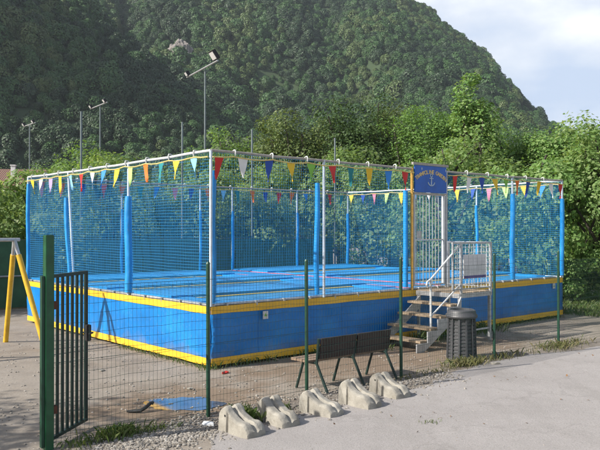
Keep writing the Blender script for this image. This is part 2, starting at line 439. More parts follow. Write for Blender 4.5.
# ------------------------------------------------------------------ mountain
CX = [-700, -500, -250, -83, 0, 68, 103, 127, 147, 158, 163, 171, 177, 183, 191, 201, 218, 252, 330]
CZ = [300, 285, 268, 258, 234, 206, 187, 169, 158, 146, 131, 116, 102, 90, 76, 52, 24, 4, -4]
SX = [-520, -330, -250, -170, -111, -72, -48, -14, 25, 60, 100]
SZ = [250, 225, 200, 160, 118, 84, 66, 48, 26, 8, -6]
def hill(x, y):
    n1 = noise.fractal(Vector((x * .011, y * .011, .3)), 1.0, 2.0, 5)
    yc = 600 + 25 * noise.noise(Vector((x * .01, 2.2, 0)))
    c = np.interp(x, CX, CZ)
    if y < yc: t = max(0.0, (y - 235) / (yc - 235)); pf = t ** 1.12
    else: pf = max(0.0, 1 - (y - yc) / 400)
    g = abs(noise.noise(Vector((x * .013 + y * .004, y * .0035, 8.8))))           # gullies run down the slope
    h = c * pf - (1 - g) ** 5 * 24 * math.sin(math.pi * min(1, pf)) + n1 * 15 * math.sin(math.pi * min(1, max(0, pf))) * (1 if x < 150 else .5)
    s = np.interp(x + (y - 350) * .28, SX, SZ)
    d = (y - 350)
    sp = 1 - abs(d) / (150 if d < 0 else 110)
    hs = s * max(0.0, sp) ** .95 + n1 * 6 * max(0, sp) if sp > 0 else -5
    return max(h, hs, -1.0) if y > 205 else -1.0
gx = np.arange(-560, 345, 8.0); gy = np.arange(200, 780, 8.0)
hv = [(x, y, hill(x, y) - (0 if True else 0)) for y in gy for x in gx]
nx = len(gx)
hf = [(j * nx + i, j * nx + i + 1, (j + 1) * nx + i + 1, (j + 1) * nx + i) for j in range(len(gy) - 1) for i in range(nx - 1)]
me = bpy.data.meshes.new('mountain'); me.from_pydata(hv, [], hf); me.materials.append(MAT['hill'])
me.polygons.foreach_set('use_smooth', [True] * len(me.polygons))
mo = bpy.data.objects.new('mountain', me); COL.objects.link(mo); tag(mo, kind='structure')

# unseen hill added left of the view to shade the mountain's left flank
hl = []; hlf = []
for j in range(41):
    for i in range(41):
        q = -260 + 520 * i / 40; p_ = -200 + 400 * j / 40
        z = 334 * math.exp(-((p_ + 40) / 76) ** 4) * math.exp(-(q / 125) ** 2) + 14 * noise.fractal(Vector((q * .02, p_ * .02, 5)), 1, 2, 4) - 12
        hl.append((-410 + LIGHT.x * q - LIGHT.y * p_, 190 + LIGHT.y * q + LIGHT.x * p_, z))
for j in range(40):
    for i in range(40): hlf.append((j * 41 + i, j * 41 + i + 1, (j + 1) * 41 + i + 1, (j + 1) * 41 + i))
me = bpy.data.meshes.new('hill'); me.from_pydata(hl, [], hlf); me.materials.append(MAT['hill'])
shade_hill = bpy.data.objects.new('hill', me); COL.objects.link(shade_hill); tag(shade_hill, kind='structure')

def march(px, py):
    d = Vector(((px - 300) / 723, 1, (230 - py) / 723)); s = 210.0
    while s < 760:
        p = Vector((0, 0, 2.2)) + d * s
        if hill(p.x, p.y) > p.z: return p
        s += 1.5
    return None
ROCK = march(181, 56)
rng = np.random.default_rng(5)
rocks = [(ROCK, 7.4)]

def crown_template(rg, nq):
    """tree crown of many small leaf clumps, unit radius"""
    d = unit(rg.normal(size=(nq, 3))); d[:, 2] = np.where(d[:, 2] < -.5, -d[:, 2], d[:, 2])
    lob = unit(rg.normal(size=(9, 3)))
    k = np.max(d @ lob.T, axis=1); r = .70 + .34 * np.clip((k - .55) / .45, 0, 1) ** 1.2 + rg.normal(size=nq) * .045
    p = d * r[:, None] * np.array([1, 1, 1.05])
    near = lob[np.argmax(d @ lob.T, axis=1)]
    nr = unit(d + (d - near) * .9 + rg.normal(size=(nq, 3)) * .38 + np.array([0, 0, .2]))
    return leaves(rg, p, nr, .17, .85)
fcol = bpy.data.collections.new('crown_kinds')
FM = [MAT['forest'], MAT['forest_olive'], MAT['forest_dark']]
for i in range(8):
    o = quads_mesh('crown_kind', crown_template(rng, 1100), FM[[0, 0, 1, 2, 0, 1, 2, 0][i]])
    COL.objects.unlink(o); fcol.objects.link(o)
pts = []; scl = []; rots = []; idx = []
KIND = {0: [0, 1, 4, 7], 1: [2, 5], 2: [3, 6]}
SP = 3.6
for y in np.arange(205, 690, SP):
    for x in np.arange(-330, 300, SP):
        xx = x + rng.uniform(-2.5, 2.5); yy = y + rng.uniform(-2.5, 2.5)
        if abs(xx) / yy > .475: continue
        z = hill(xx, yy)
        if z < 2 or yy > 640: continue
        if any((Vector((xx, yy, z)) - rk).length < rad * (1 + .5 * noise.noise(Vector((xx * .35, yy * .35, z * .3)))) for rk, rad in rocks): continue
        if 2.2 + .33 * yy + 20 < z: continue
        if 230 - (z + 8) * 723 / yy > 190: continue
        r = rng.uniform(1.7, 4.2) * (1.35 if rng.random() < .12 else 1)
        pn = noise.fractal(Vector((xx * .022, yy * .016, 1.5)), 1, 2, 4) + rng.normal() * .28
        kd = 1 if pn > .30 else (2 if pn < -.28 else 0); idx.append(int(rng.choice(KIND[kd]))); r *= (1 + .5 * noise.noise(Vector((xx * .03, yy * .03, 6))))
        pts.append((xx, yy, z + r * .42)); scl.append((r, r, r * rng.uniform(.9, 1.3))); rots.append((0, 0, rng.uniform(0, 6.28)))
me = bpy.data.meshes.new('mountain_forest'); me.from_pydata(pts, [], [])
for nm_, arr in (('scl', scl), ('rotv', rots)):
    at_ = me.attributes.new(nm_, 'FLOAT_VECTOR', 'POINT'); at_.data.foreach_set('vector', np.array(arr, dtype=np.float32).ravel())
ai = me.attributes.new('kidx', 'INT', 'POINT'); ai.data.foreach_set('value', np.array(idx, dtype=np.int32))
fo = bpy.data.objects.new('mountain_forest', me); COL.objects.link(fo); tag(fo, 'dense dark green forest covering the mountain slope', 'forest', kind='stuff')
ng = bpy.data.node_groups.new('forest_crowns', 'GeometryNodeTree')
ng.interface.new_socket('Geometry', in_out='INPUT', socket_type='NodeSocketGeometry'); ng.interface.new_socket('Geometry', in_out='OUTPUT', socket_type='NodeSocketGeometry')
gi = ng.nodes.new('NodeGroupInput'); go = ng.nodes.new('NodeGroupOutput')
ci = ng.nodes.new('GeometryNodeCollectionInfo'); ci.inputs['Collection'].default_value = fcol; ci.inputs['Separate Children'].default_value = True
ip = ng.nodes.new('GeometryNodeInstanceOnPoints'); ip.inputs['Pick Instance'].default_value = True
na = ng.nodes.new('GeometryNodeInputNamedAttribute'); na.data_type = 'FLOAT_VECTOR'; na.inputs['Name'].default_value = 'scl'
nb_ = ng.nodes.new('GeometryNodeInputNamedAttribute'); nb_.data_type = 'FLOAT_VECTOR'; nb_.inputs['Name'].default_value = 'rotv'
rv = ng.nodes.new('GeometryNodeInputNamedAttribute'); rv.data_type = 'INT'; rv.inputs['Name'].default_value = 'kidx'
for a_, b_ in ((gi.outputs[0], ip.inputs['Points']), (ci.outputs[0], ip.inputs['Instance']), (na.outputs[0], ip.inputs['Scale']), (nb_.outputs[0], ip.inputs['Rotation']), (ip.outputs[0], go.inputs[0])):
    ng.links.new(a_, b_)
ng.links.new(rv.outputs[0], ip.inputs['Instance Index'])
fo.modifiers.new('crowns', 'NODES').node_group = ng
print('mountain crowns', len(pts), 'rock', ROCK)
# bare cliff
if ROCK:
    bm = bmesh.new(); bmesh.ops.create_icosphere(bm, subdivisions=5, radius=1)
    for v in bm.verts:
        f = 1 + .30 * noise.ridged_multi_fractal(v.co * 1.5 + Vector((3, 1, 7)), 1, 2, 5, .9, 2) - .3
        v.co = Vector((v.co.x * 7.5 * f + v.co.z * -1.8, v.co.y * 5.5 * f, v.co.z * 10.5 * f))
    me = bpy.data.meshes.new('cliff'); bm.to_mesh(me); bm.free(); me.materials.append(MAT['rock'])
    o = bpy.data.objects.new('rock_outcrop', me); o.location = ROCK + Vector((0, 3.6, -1.0)); COL.objects.link(o)
    tag(o, 'bare pale limestone outcrop high on the forested slope', 'rock')

# ------------------------------------------------------------------ trees
def make_tree(loc, h, r, leaf, mat, label, seed, group='trees behind the trampoline', ncl=46, nlf=110, low=.12, shape=1.0, name='broadleaf_tree', conic=0.0):
    rg = np.random.default_rng(seed); random.seed(seed)
    root = empty(name, (loc[0], loc[1], 0)); tag(root, label, 'tree', group)
    mb = MB(); th = h * .82
    bend = [(rg.uniform(-.12, .12) * r * t, rg.uniform(-.12, .12) * r * t, th * t) for t in np.linspace(0, 1, 7)]
    r0 = .035 * h
    mb.tube(bend, [r0 * (1.25 if i == 0 else 1) * (1 - .85 * i / 6) for i in range(7)], 9)
    cz0 = h * low; cz1 = h; cc = (cz0 + cz1) / 2; rz = (cz1 - cz0) / 2
    P = []; Nn = []
    lob = unit(rg.normal(size=(7, 3)))
    for i in range(ncl):
        d = rg.normal(size=3); d /= np.linalg.norm(d)
        q = rg.uniform(.35, 1) ** .55
        k = .74 + .30 * max(0, float(np.max(lob @ d))) ** 3
        zz = d[2] * q * k
        fr = (zz + 1) / 2
        rad = 1 - conic * max(0, fr) ** 1.1
        c = np.array([d[0] * q * k * r * rad * shape, d[1] * q * k * r * rad * shape, cc + zz * rz])
        cr_ = r * rg.uniform(.24, .42) * (1 - .55 * conic * max(0, fr))
        n = int(nlf * 2.0 * rg.uniform(.6, 1.4))
        dd = unit(rg.normal(size=(n, 3))); rr = cr_ * rg.uniform(.35, 1.08, (n, 1)) ** .6
        pp = c + dd * rr * np.array([1.1, 1.1, .8])
        pp = pp[pp[:, 2] > .05]; dd = dd[:len(pp)]
        out_ = unit(pp - np.array([0, 0, cc]))
        nn = unit(out_ * .55 + dd[:len(pp)] * .5 + np.array([0, 0, .45]) + rg.normal(size=pp.shape) * .45)
        P.append(pp); Nn.append(nn)
        if i < 14:
            st = Vector(bend[1 + i % 5]); en = Vector(c.tolist())
            md = st.lerp(en, .5) + Vector((0, 0, .08 * r))
            mb.tube([st, md, en], [r0 * .34, r0 * .22, r0 * .07], 6)
    mb.build('trunk', MAT['bark'], root, smooth=True)
    P = np.concatenate(P); Nn = np.concatenate(Nn)
    quads_mesh('crown', leaves(rg, P, Nn, leaf * .72), mat, root)
    return root
def at(px, Y): return ((px - 300) * Y / 723, Y)
def hz_(py, Y): return 2.2 + (230 - py) * Y / 723
# far row, skyline
far = [
 (22, 70, 163, 4.6, 'leaf_dark', 'dark leafy tree just right of the brown roof', .24),
 (62, 42, 152, 2.6, 'leaf_lime', 'low rounded lime green tree left of the tall pale pole', .24),
 (97, 41, 139, 2.4, 'leaf_lime', 'lime green round-topped tree behind the paired floodlight pole', .24),
 (122, 43, 152, 2.5, 'leaf_bright', 'small bright green tree low on the skyline right of the paired floodlight', .24),
 (152, 42, 168, 2.6, 'leaf_dark', 'low dark tree behind the middle of the sunny net', .24),
 (190, 40, 152, 2.4, 'leaf_lime', 'pale green tree just left of the tall floodlight mast', .22),
 (226, 39, 130, 2.3, 'leaf_lime', 'yellow green tree just right of the tall floodlight mast', .22),
 (252, 40, 139, 2.2, 'leaf_lime', 'low yellow green tree beside the middle grey pole', .22),
 (274, 38, 112, 2.2, 'leaf_olive', 'olive green tree with ragged top behind the middle grey pole', .20),
 (300, 37, 104, 2.2, 'leaf_olive', 'taller olive green tree left of the dark dense tree', .20),
 (322, 39, 112, 2.0, 'leaf_dark', 'narrow dark tree between olive tree and dark dense tree', .20),
 (344, 36, 94, 2.2, 'leaf_dark', 'tall dark dense tree behind the centre of the trampoline', .19),
 (371, 36, 96, 2.1, 'leaf_dark', 'dark dense tree with a broad round crown left of the blue sign', .19),
 (394, 37, 106, 2.0, 'leaf_olive', 'olive tree between the dark dense tree and the blue sign', .19),
 (413, 34, 98, 1.9, 'leaf_feather', 'feathery light green tree rising right above the blue sign', .17),
 (438, 34, 93, 1.9, 'leaf_feather', 'tall feathery green tree between blue sign and pointed tree', .17),
 (459, 33, 99, 1.7, 'leaf_feather', 'feathery green tree touching the left of the pointed tree', .17),
 (500, 31, 113, 2.0, 'leaf_bright', 'bright green leafy tree right beside the pointed tree', .20),
 (523, 31, 117, 1.9, 'leaf_bright', 'bright green leafy tree in front of the mountain foot', .20),
 (545, 30, 126, 1.9, 'leaf_bright', 'bright leafy tree where the mountain meets the sky', .20),
 (568, 29, 121, 1.9, 'leaf_bright', 'bright green tree against the sky above the corner flags', .20),
 (592, 28, 124, 1.9, 'leaf_bright', 'bright leafy tree at the far right against the sky', .20),
 (622, 28, 114, 2.0, 'leaf_bright', 'tall bright leafy tree cut by the right edge', .20),
]
for i, (px, Y, py, r, mk, lab, lf) in enumerate(far):
    make_tree(at(px, Y), hz_(py, Y) * 1.0, r, lf, MAT[mk], lab, 100 + i, ncl=56, nlf=105)
make_tree(at(475, 29), hz_(75, 29) * 1.05, 2.0, .21, MAT['leaf_bright'], 'tall pointed pale green tree standing above all its neighbours', 77, ncl=60, nlf=80, conic=.66, low=.15)
# near row right behind the nets
k = 0
for u in np.arange(-5.5, 12.6, 1.95):
    p = UV(u, 13.0 + 1.1 * math.sin(u * 2.3))
    make_tree((p.x, p.y), 4.7 + .7 * math.sin(u * 1.7), 1.75, .20, MAT['leaf_thicket'],
              'leafy green shrub of the thicket seen through the far net', 300 + k, 'thicket shrubs behind the far net', ncl=36, nlf=105, low=.03, name='thicket_shrub'); k += 1
for v in np.arange(11.5, -4.6, -1.85):
    p = UV(14.0 + .5 * math.sin(v * 1.9), v)
    make_tree((p.x, p.y), 5.3 + .8 * math.sin(v * 1.3), 1.7, .20, MAT['leaf_thicket' if k % 3 else 'leaf_bright'],
              'leafy green shrub of the thicket beside the right end of the trampoline', 300 + k, 'thicket shrubs right of the trampoline', ncl=36, nlf=105, low=.03, name='thicket_shrub'); k += 1
b = make_tree(at(584, 22.0), 1.95, 1.15, .17, MAT['leaf_bright'], 'low bushy shrub beside the right end of the trampoline', 501, 'shrubs right of the trampoline', ncl=34, nlf=150, low=.02, name='low_bush')
b = make_tree(at(12, 30.0), 3.55, 2.3, .2, MAT['leaf_bright'], 'broad leafy bush below the brown house roof', 502, 'bushes at the left', ncl=44, nlf=120, low=.02, name='leafy_bush')
b = make_tree(at(-30, 29.0), 3.55, 2.3, .2, MAT['leaf_bright'], 'leafy bush cut by the left edge below the roof', 503, 'bushes at the left', ncl=44, nlf=120, low=.02, name='leafy_bush')
# tree beyond the left edge: its shade dapples the dirt by the gate
make_tree((-10.4, 3.9), 6.0, 3.0, .2, MAT['leaf_bright'], 'broad tree standing left of the gate, outside the picture', 504, 'trees at the left', ncl=62, nlf=90, low=.25)

# ------------------------------------------------------------------ house far left
hx, hy = at(-2, 52)
hr = empty('house', (hx, hy, .3), R(8)); tag(hr, 'low house with brown tiled roof and pale chimney behind the bushes', 'house')
MB().box((-6, 0, -.3), (6, 6, 5.05)).build('wall', MAT['plaster'], hr)
rb = MB(); rb.add([(-6.5, -.5, 4.95), (6.5, -.5, 4.95), (6.5, 3, 6.35), (-6.5, 3, 6.35), (6.5, 6.5, 4.95), (-6.5, 6.5, 4.95),
                   (-6.5, -.5, 5.13), (6.5, -.5, 5.13), (6.5, 3, 6.53), (-6.5, 3, 6.53), (6.5, 6.5, 5.13), (-6.5, 6.5, 5.13)],
                  [(0, 1, 2, 3), (3, 2, 4, 5), (6, 9, 8, 7), (9, 11, 10, 8), (0, 6, 7, 1), (5, 4, 10, 11), (0, 3, 9, 6), (3, 5, 11, 9), (1, 7, 8, 2), (2, 8, 10, 4)])
rf = rb.build('roof', MAT['roof'], hr)
MB().box((.55, 1.3, 5.2), (.85, 1.6, 6.65)).box((.5, 1.25, 6.65), (.9, 1.65, 6.72)).build('chimney', MAT['paper'], rf)
for x in (-3.6, .2, 3.8):
    wnd = MB().box((x - .55, -.05, 2.2), (x + .55, -.003, 3.6)).build('window', MAT['paper'], hr)
    MB().box((x - .45, -.07, 2.3), (x + .45, -.053, 3.5)).build('pane', MAT['glass'], wnd)

# ------------------------------------------------------------------ lamp posts and sports-field fence behind
def lamp(px, Y, top_y, left, right, label, ls=(.5, 1.0)):
    zt = hz_(top_y, Y)
    x, y = at(px, Y)
    root = empty('floodlight_mast', (x, y, 0)); tag(root, label, 'lamp post', 'floodlight masts')
    MB().tube([(0, 0, 0), (0, 0, zt)], [.085, .05], 10).build('pole', MAT['pole'], root, smooth=True)
    a = Vector((left[0], left[1], zt)); b_ = Vector((right[0], right[1], zt))
    MB().tube([a, b_], .05, 8).build('arm', MAT['galv'], root, smooth=True)
    d = (b_ - a).normalized()
    for p, s in ((a, ls[0]), (b_, ls[1])):
        q = p + d * (.32 if p is a else -.32)
        f_ = MB(); nrm = Vector((-d.y, d.x, 0)) * -1
        c = q + Vector((0, 0, .38 * s)) + nrm * .1
        tl = Matrix.Rotation(R(35), 3, d)
        hd = []
        for sx in (-1, 1):
            for sy in (-1, 1):
                for sz in (-1, 1):
                    off = d * sx * .36 * s + tl @ (nrm * sy * .10) + tl @ Vector((0, 0, sz * .30 * s)); hd.append(c + off)
        f_.add(hd, [(0, 1, 3, 2), (4, 6, 7, 5), (0, 4, 5, 1), (2, 3, 7, 6), (0, 2, 6, 4), (1, 5, 7, 3)])
        f_.bar(q, c, .05, .05)
        fl = f_.build('floodlight', MAT['black'], root)
        g_ = MB(); gp = []
        for sx, sz in ((-1, -1), (1, -1), (1, 1), (-1, 1)):
            gp.append(c + d * sx * .29 * s + tl @ (nrm * .105) + tl @ Vector((0, 0, sz * .23 * s)))
        gp2 = [p_ + tl @ (nrm * .02) for p_ in gp]
        g_.add(gp + gp2, [(3, 2, 1, 0), (4, 5, 6, 7), (0, 1, 5, 4), (1, 2, 6, 5), (2, 3, 7, 6), (3, 0, 4, 7)])
        g_.build('lens', MAT['paper'], fl)
    return root
lamp(205, 45, 69, (-1.5, 2.4), (1.05, -2.3), 'tall floodlight mast with slanted crossarm and large white lamp')
lamp(100, 60, 105.5, (-1.25, 1.6), (1.0, -1.6), 'floodlight mast with slanted crossarm beside a plain grey pole', (.45, .5))
lamp(29.5, 66, 124.5, (-1.0, 1.2), (.95, -1.2), 'smallest floodlight mast, farthest left before the mountain', (.45, .45))
P1 = Vector((-6.4, 21.4, 0)); P2 = Vector((1.33, 27.5, 0)); fd = (P2 - P1).normalized()
sf = empty('sports_fence', P1, math.atan2(fd.y, fd.x)); tag(sf, 'tall pole fence with dark green windscreen behind the trampoline', 'fence')
LF = (P2 - P1).length
pl = [(-8.5, 3.2, .025), (-5.6, 3.2, .025), (-2.8, 3.2, .025), (-.08, 5.7, .034), (3.29, 5.7, .032), (6.03, 5.7, .034), (LF, 5.7, .034)]
for xx, hh, rr in pl:
    MB().tube([(xx, 0, 0), (xx, 0, hh)], rr, 8).build('post', MAT['pole'], sf, smooth=True)
scr = MB()
xs = np.arange(-8.8, LF + .01, .25)
vv = []; ff = []
for i, xx in enumerate(xs):
    for zz in (.05, .6, 1.2, 1.9):
        vv.append((xx, -.07 + .015 * math.sin(xx * 3.1 + zz * 2), zz + (.02 * math.sin(xx * 2.2) if zz > 1.8 else 0)))
for i in range(len(xs) - 1):
    for j in range(3):
        ff.append((i * 4 + j, (i + 1) * 4 + j, (i + 1) * 4 + j + 1, i * 4 + j + 1))
scr.add(vv, ff).build('windscreen', MAT['darkscreen'], sf)
MB().tube([(-8.8, -.1, 1.93), (LF, -.1, 1.92)], .006, 5).build('top_wire', MAT['pole'], sf)
MB().tube([(-8.8, -.1, .92), (-1.6, -.1, .92)], .025, 5).build('cross_tube', MAT['galv'], sf)

# ------------------------------------------------------------------ trampoline
TR = empty('trampoline_enclosure', N0, ANG)
tag(TR, 'large blue netted trampoline enclosure with yellow banded skirt and gate', 'trampoline')
def skirt_face(a, b, outv, name_lab=None):
    """tarpaulin strip between local points a and b, facing outv; z .05 to .98, with slight slack"""
    a = Vector((*a, 0)); b_ = Vector((*b, 0)); L = (b_ - a).length; d = (b_ - a) / L; o = Vector((*outv, 0))
    def strip(z0, z1, nz, off, slack):
        n = int(L / .12); vs_ = []; fs_ = []
        for i in range(n + 1):
            for j in range(nz + 1):
                t = i / n; zt = j / nz; z = z0 + (z1 - z0) * zt
                wv = slack * math.sin(math.pi * zt) * noise.noise(Vector((t * L * 1.1, z * .9, 3 + a.x))) \
                     + .25 * slack * noise.noise(Vector((t * L * 4, z * 5, 3))) * math.sin(math.pi * zt)
                if j == 0 and slack < .012: z += .012 * noise.noise(Vector((t * L * 1.4, 5, 0)))
                p = a + d * (t * L) + o * (off + wv); vs_.append((p.x, p.y, z))
        for i in range(n):
            for j in range(nz):
                k_ = i * (nz + 1) + j; fs_.append((k_, k_ + nz + 1, k_ + nz + 2, k_ + 1))
        return MB().add(vs_, fs_)
    def thick(o_, t=.004):
        md = o_.modifiers.new('cloth', 'SOLIDIFY'); md.thickness = t; md.offset = -1; return o_
    s_ = thick(strip(.10, .93, 10, 0.0, .06).build('skirt', MAT['skirt'], TR, smooth=True))
    thick(strip(.865, .985, 2, .012, .006).build('trim_band', MAT['band'], s_))
    thick(strip(.045, .165, 2, .014, .006).build('trim_band', MAT['band'], s_))
    return s_
skirt_face((0, 0), (UL, 0), (0, -1)); skirt_face((0, VL), (0, 0), (-1, 0))
skirt_face((UL, 0), (UL, VL), (1, 0)); skirt_face((UL, VL), (0, VL), (0, 1))
# under-frame and deck
fr = MB()
for a, b_ in (((0, .05), (UL, .05)), ((.05, 0), (.05, VL)), ((UL - .05, 0), (UL - .05, VL)), ((0, VL - .05), (UL, VL - .05))):
    fr.tube([(*a, 1.0), (*b_, 1.0)], .03, 8)
for u in np.arange(.3, UL, .6): fr.box((u, -.012, .955), (u + .03, .05, 1.03))
for v in np.arange(.3, VL, .6): fr.box((-.012, v, .955), (.05, v + .03, 1.03))
fr.build('edge_rail', MAT['galv'], TR)
MB().box((.08, .08, .94), (UL - .08, VL - .08, .972)).build('deck', MAT['deck'], TR)
def pad(u0, u1, v0, v1, z0=.975, z1=1.10, nm='pad', mat='pad'):
    nu = max(2, int((u1 - u0) / .25)); nv = max(2, int((v1 - v0) / .16))
    vs_ = []; fs_ = []
    for i in range(nu + 1):
        for j in range(nv + 1):
            ed = min(i, nu - i, j, nv - j) == 0
            z = z1 - (.022 if ed else 0) + .010 * noise.noise(Vector((u0 + i * .7, v0 + j * .9, 0)))
            vs_.append((u0 + (u1 - u0) * i / nu, v0 + (v1 - v0) * j / nv, z))
    for i in range(nu):
        for j in range(nv):
            k_ = i * (nv + 1) + j; fs_.append((k_, k_ + nv + 1, k_ + nv + 2, k_ + 1))
    rim = [i * (nv + 1) for i in range(nu + 1)] + [nu * (nv + 1) + j for j in range(1, nv + 1)] + [i * (nv + 1) + nv for i in range(nu - 1, -1, -1)] + [j for j in range(nv - 1, 0, -1)]
    m_ = MB().add(vs_, fs_); base = len(vs_)
    m_.v += [(vs_[q][0], vs_[q][1], z0) for q in rim]
    for q in range(len(rim)):
        q2 = (q + 1) % len(rim); m_.f.append((rim[q], base + q, base + q2, rim[q2]))
    return m_.build(nm, MAT[mat], TR, smooth=True)
aisle = (4.87, 5.98)
rows = [(.06, .44), (1.30, 2.62), (3.72, 5.02), (6.10, VL - .06)]
for (ua, ub) in ((.06, aisle[0]), (aisle[1], UL - .06)):
    for i, (va, vb) in enumerate(rows):
        p_ = pad(ua, ub, va, vb, .975, 1.035 if i == 0 else 1.085)
        if i: MB().box((ua + .45, va - .10, 1.004), (ub - .45, va - .012, 1.014)).build('edge_stripe', MAT['stripe'], p_)
    for i in range(3):
        va, vb = rows[i][1], rows[i + 1][0]
        pad(ua, ua + .42, va + .003, vb - .003, .975, 1.05); pad(ub - .42, ub, va + .003, vb - .003, .975, 1.05)
        MB().box((ua + .44, va + .03, .974), (ub - .44, vb - .015, 1.0)).build('jump_mat', MAT['mat'], TR)
pad(aisle[0] + .004, aisle[1] - .004, .06, VL - .06, .975, 1.03, 'aisle_mat')
for uu_ in (aisle[0] + .03, aisle[1] - .06):
    MB().box((uu_, .1, 1.0), (uu_ + .022, VL - .1, 1.034)).build('aisle_edging', MAT['edging'], TR)
# posts
def post(u, v, mat='postblue', padoff=None, padr=.08, lean=(0, 0), padtop=3.05, r=.034):
    p_ = MB().tube([(u + lean[0] * .7, v + lean[1] * .7, .99), (u, v, TOP)], r * .74, 12).build('post', MAT[mat], TR, smooth=True)
    if padoff is not None:
        pu, pv = u + padoff[0], v + padoff[1]
        pts = []
        for i in range(13):
            t = i / 12; z = 1.04 + (padtop - 1.04) * t
            fr_ = 1 - z / TOP
            pts.append((pu + lean[0] * fr_ + .01 * math.sin(t * 7 + u), pv + lean[1] * fr_ + .01 * math.sin(t * 5 + v), z))
        MB().tube(pts, [padr * .78 * (.85 if i in (0, 12) else 1 + .015 * math.sin(i * 2.1)) for i in range(13)], 14).build('post_pad', MAT['pad'], p_, smooth=True)
    return p_
uposts = [2.44, 8.49]
post(0, 0, padoff=(.085, .07), padr=.065, padtop=3.15)
post(2.44, 0, padoff=(-.08, .10), padr=.06)
post(8.49, 0, padoff=(0, .0), padr=.075)
post(UL, 0, padoff=(0, 0), padr=.07, padtop=3.0)
post(aisle[0], 0, mat='orange', r=.042); post(aisle[1], 0, mat='galv', r=.045)
MB().tube([(aisle[0] - .13, .06, 1.05), (aisle[0] - .13, .06, 3.0)], .05, 12).build('post_pad', MAT['pad'], TR, smooth=True)
post(0, 2.73, padoff=(0, 0), padr=.095, padtop=2.83)
post(0, 5.45, padoff=(-.02, .16), padr=.06, lean=(.10, -.22), padtop=2.9)
post(0, VL, padoff=(0, 0), padr=.06, padtop=3.3)
for u in (2.44, aisle[0], aisle[1], 8.49): post(u, VL, padoff=(0, -.02), padr=.05, padtop=2.75)
post(UL, VL, padoff=(0, 0), padr=.07, padtop=2.75)
for v in (2.6, 5.17): post(UL, v, padoff=(0, 0), padr=.055, padtop=2.9)
# top rails with tie clips
def rail(a, b_, mat, clip_out):
    A = Vector((*a, TOP)); B = Vector((*b_, TOP)); L = (B - A).length; d = (B - A) / L
    n = max(2, int(L / .6))
    pts = [A + d * (L * i / n) + Vector((0, 0, -.02 * math.sin(math.pi * i / n) + .006 * math.sin(i * 2.3))) for i in range(n + 1)]
    r_ = MB().tube(pts, .023, 10).build('top_rail', MAT[mat], TR, smooth=True)
    o = Vector((*clip_out, 0)); s = .45
    while s < L - .2:
        p = A + d * s
        MB().tube([p + o * .03 + Vector((0, 0, -.06)), p + o * .044 + Vector((0, 0, .0)), p + o * .03 + Vector((0, 0, .036)), p + Vector((0, 0, .036)), p - o * .036 + Vector((0, 0, .02))], .011, 6).build('tie_clip', MAT['white'], r_)
        s += .78
    return r_
rail((0, 0), (0, VL), 'white', (-1, 0)); rail((0, 0), (UL, 0), 'rail', (0, -1))
rail((0, VL), (UL, VL), 'rail', (0, 1)); rail((UL, 0), (UL, VL), 'white', (1, 0))
# nets of knotted cord: real strands
def net(a, b_, z0=1.03, z1=TOP - .03, pitch=.05, th=.0062, off=(0, 0), nm='net'):
    A = Vector((a[0] + off[0], a[1] + off[1], 0)); B = Vector((b_[0] + off[0], b_[1] + off[1], 0)); L = (B - A).length; d = (B - A) / L
    nrm = Vector((-d.y, d.x, 0))
    def wob(s, z): return nrm * (.035 * noise.noise(Vector((s * .7 + a[0], z * .8, a[1]))) * math.sin(math.pi * min(1, max(0, s / L))))
    m_ = MB(); z = z0
    seg = .6; n = max(1, int(L / seg))
    def strand(pts, w1, w2):
        vs_ = []; fs_ = []
        for p, (x1, x2) in pts:
            vs_ += [p + x1, p + x2, p - x1, p - x2]
        for i in range(len(pts) - 1):
            for k_ in range(4):
                k2 = (k_ + 1) % 4; fs_.append((i * 4 + k_, i * 4 + k2, i * 4 + 4 + k2, i * 4 + 4 + k_))
        m_.add(vs_, fs_)
    h2 = th / 2
    while z <= z1 + 1e-6:
        strand([(A + d * (L * i / n) + Vector((0, 0, z + .006 * math.sin(i * 1.7 + z * 9))) + wob(L * i / n, z), (nrm * h2, Vector((0, 0, h2)))) for i in range(n + 1)], 0, 0); z += pitch
    s = pitch / 2
    while s < L:
        strand([(A + d * s + Vector((0, 0, zz)) + wob(s, zz), (nrm * h2, d * h2)) for zz in np.linspace(z0, z1, 5)], 0, 0); s += pitch
    me = bpy.data.meshes.new(nm); me.from_pydata([tuple(v) for v in m_.v], [], m_.f); me.materials.append(MAT['net'])
    o = bpy.data.objects.new(nm, me); COL.objects.link(o); o.parent = TR; return o
net((0, 0), (0, VL), th=.0052, off=(.02, 0))
net((0, 0), (aisle[0], 0), th=.0034, off=(0, .02)); net((aisle[1], 0), (UL, 0), th=.0034, off=(0, .02))
net((0, VL), (UL, VL), th=.0046); net((UL, 0), (UL, VL), th=.0046)
# gate door of bars, with sign board above
gd = MB(); g0, g1 = aisle[0] + .05, aisle[1] - .055
gd.bar((g0 + .03, 0, 1.07), (g0 + .03, 0, 2.93), .03, .03); gd.bar((g1 - .03, 0, 1.07), (g1 - .03, 0, 2.93), .05, .05)
for z in (1.07, 2.0, 2.93): gd.bar((g0, .0, z), (g1, .0, z), .028, .028)
door = gd.build('gate_door', MAT['white'], TR)
gb = MB()
for i in range(1, 10): gb.tube([(g0 + (g1 - g0) * i / 10, .0, 1.08), (g0 + (g1 - g0) * i / 10, .0, 2.92)], .009, 6)
gb.build('bars', MAT['galv'], door)
MB().box((g0 + .06, -.03, 2.02), (g0 + .22, -.018, 2.18)).build('lock_plate', MAT['galv'], door)
SB = MB().box((aisle[0] + .04, -.045, 2.97), (aisle[1] - .04, -.015, 3.52)).build('sign_board', MAT['sign'], TR, bevel=.004)
MB().bar((aisle[0] - .02, -.03, 3.55), (aisle[1] + .02, -.03, 3.55), .05, .05).build('frame_bar', MAT['rail'], SB)
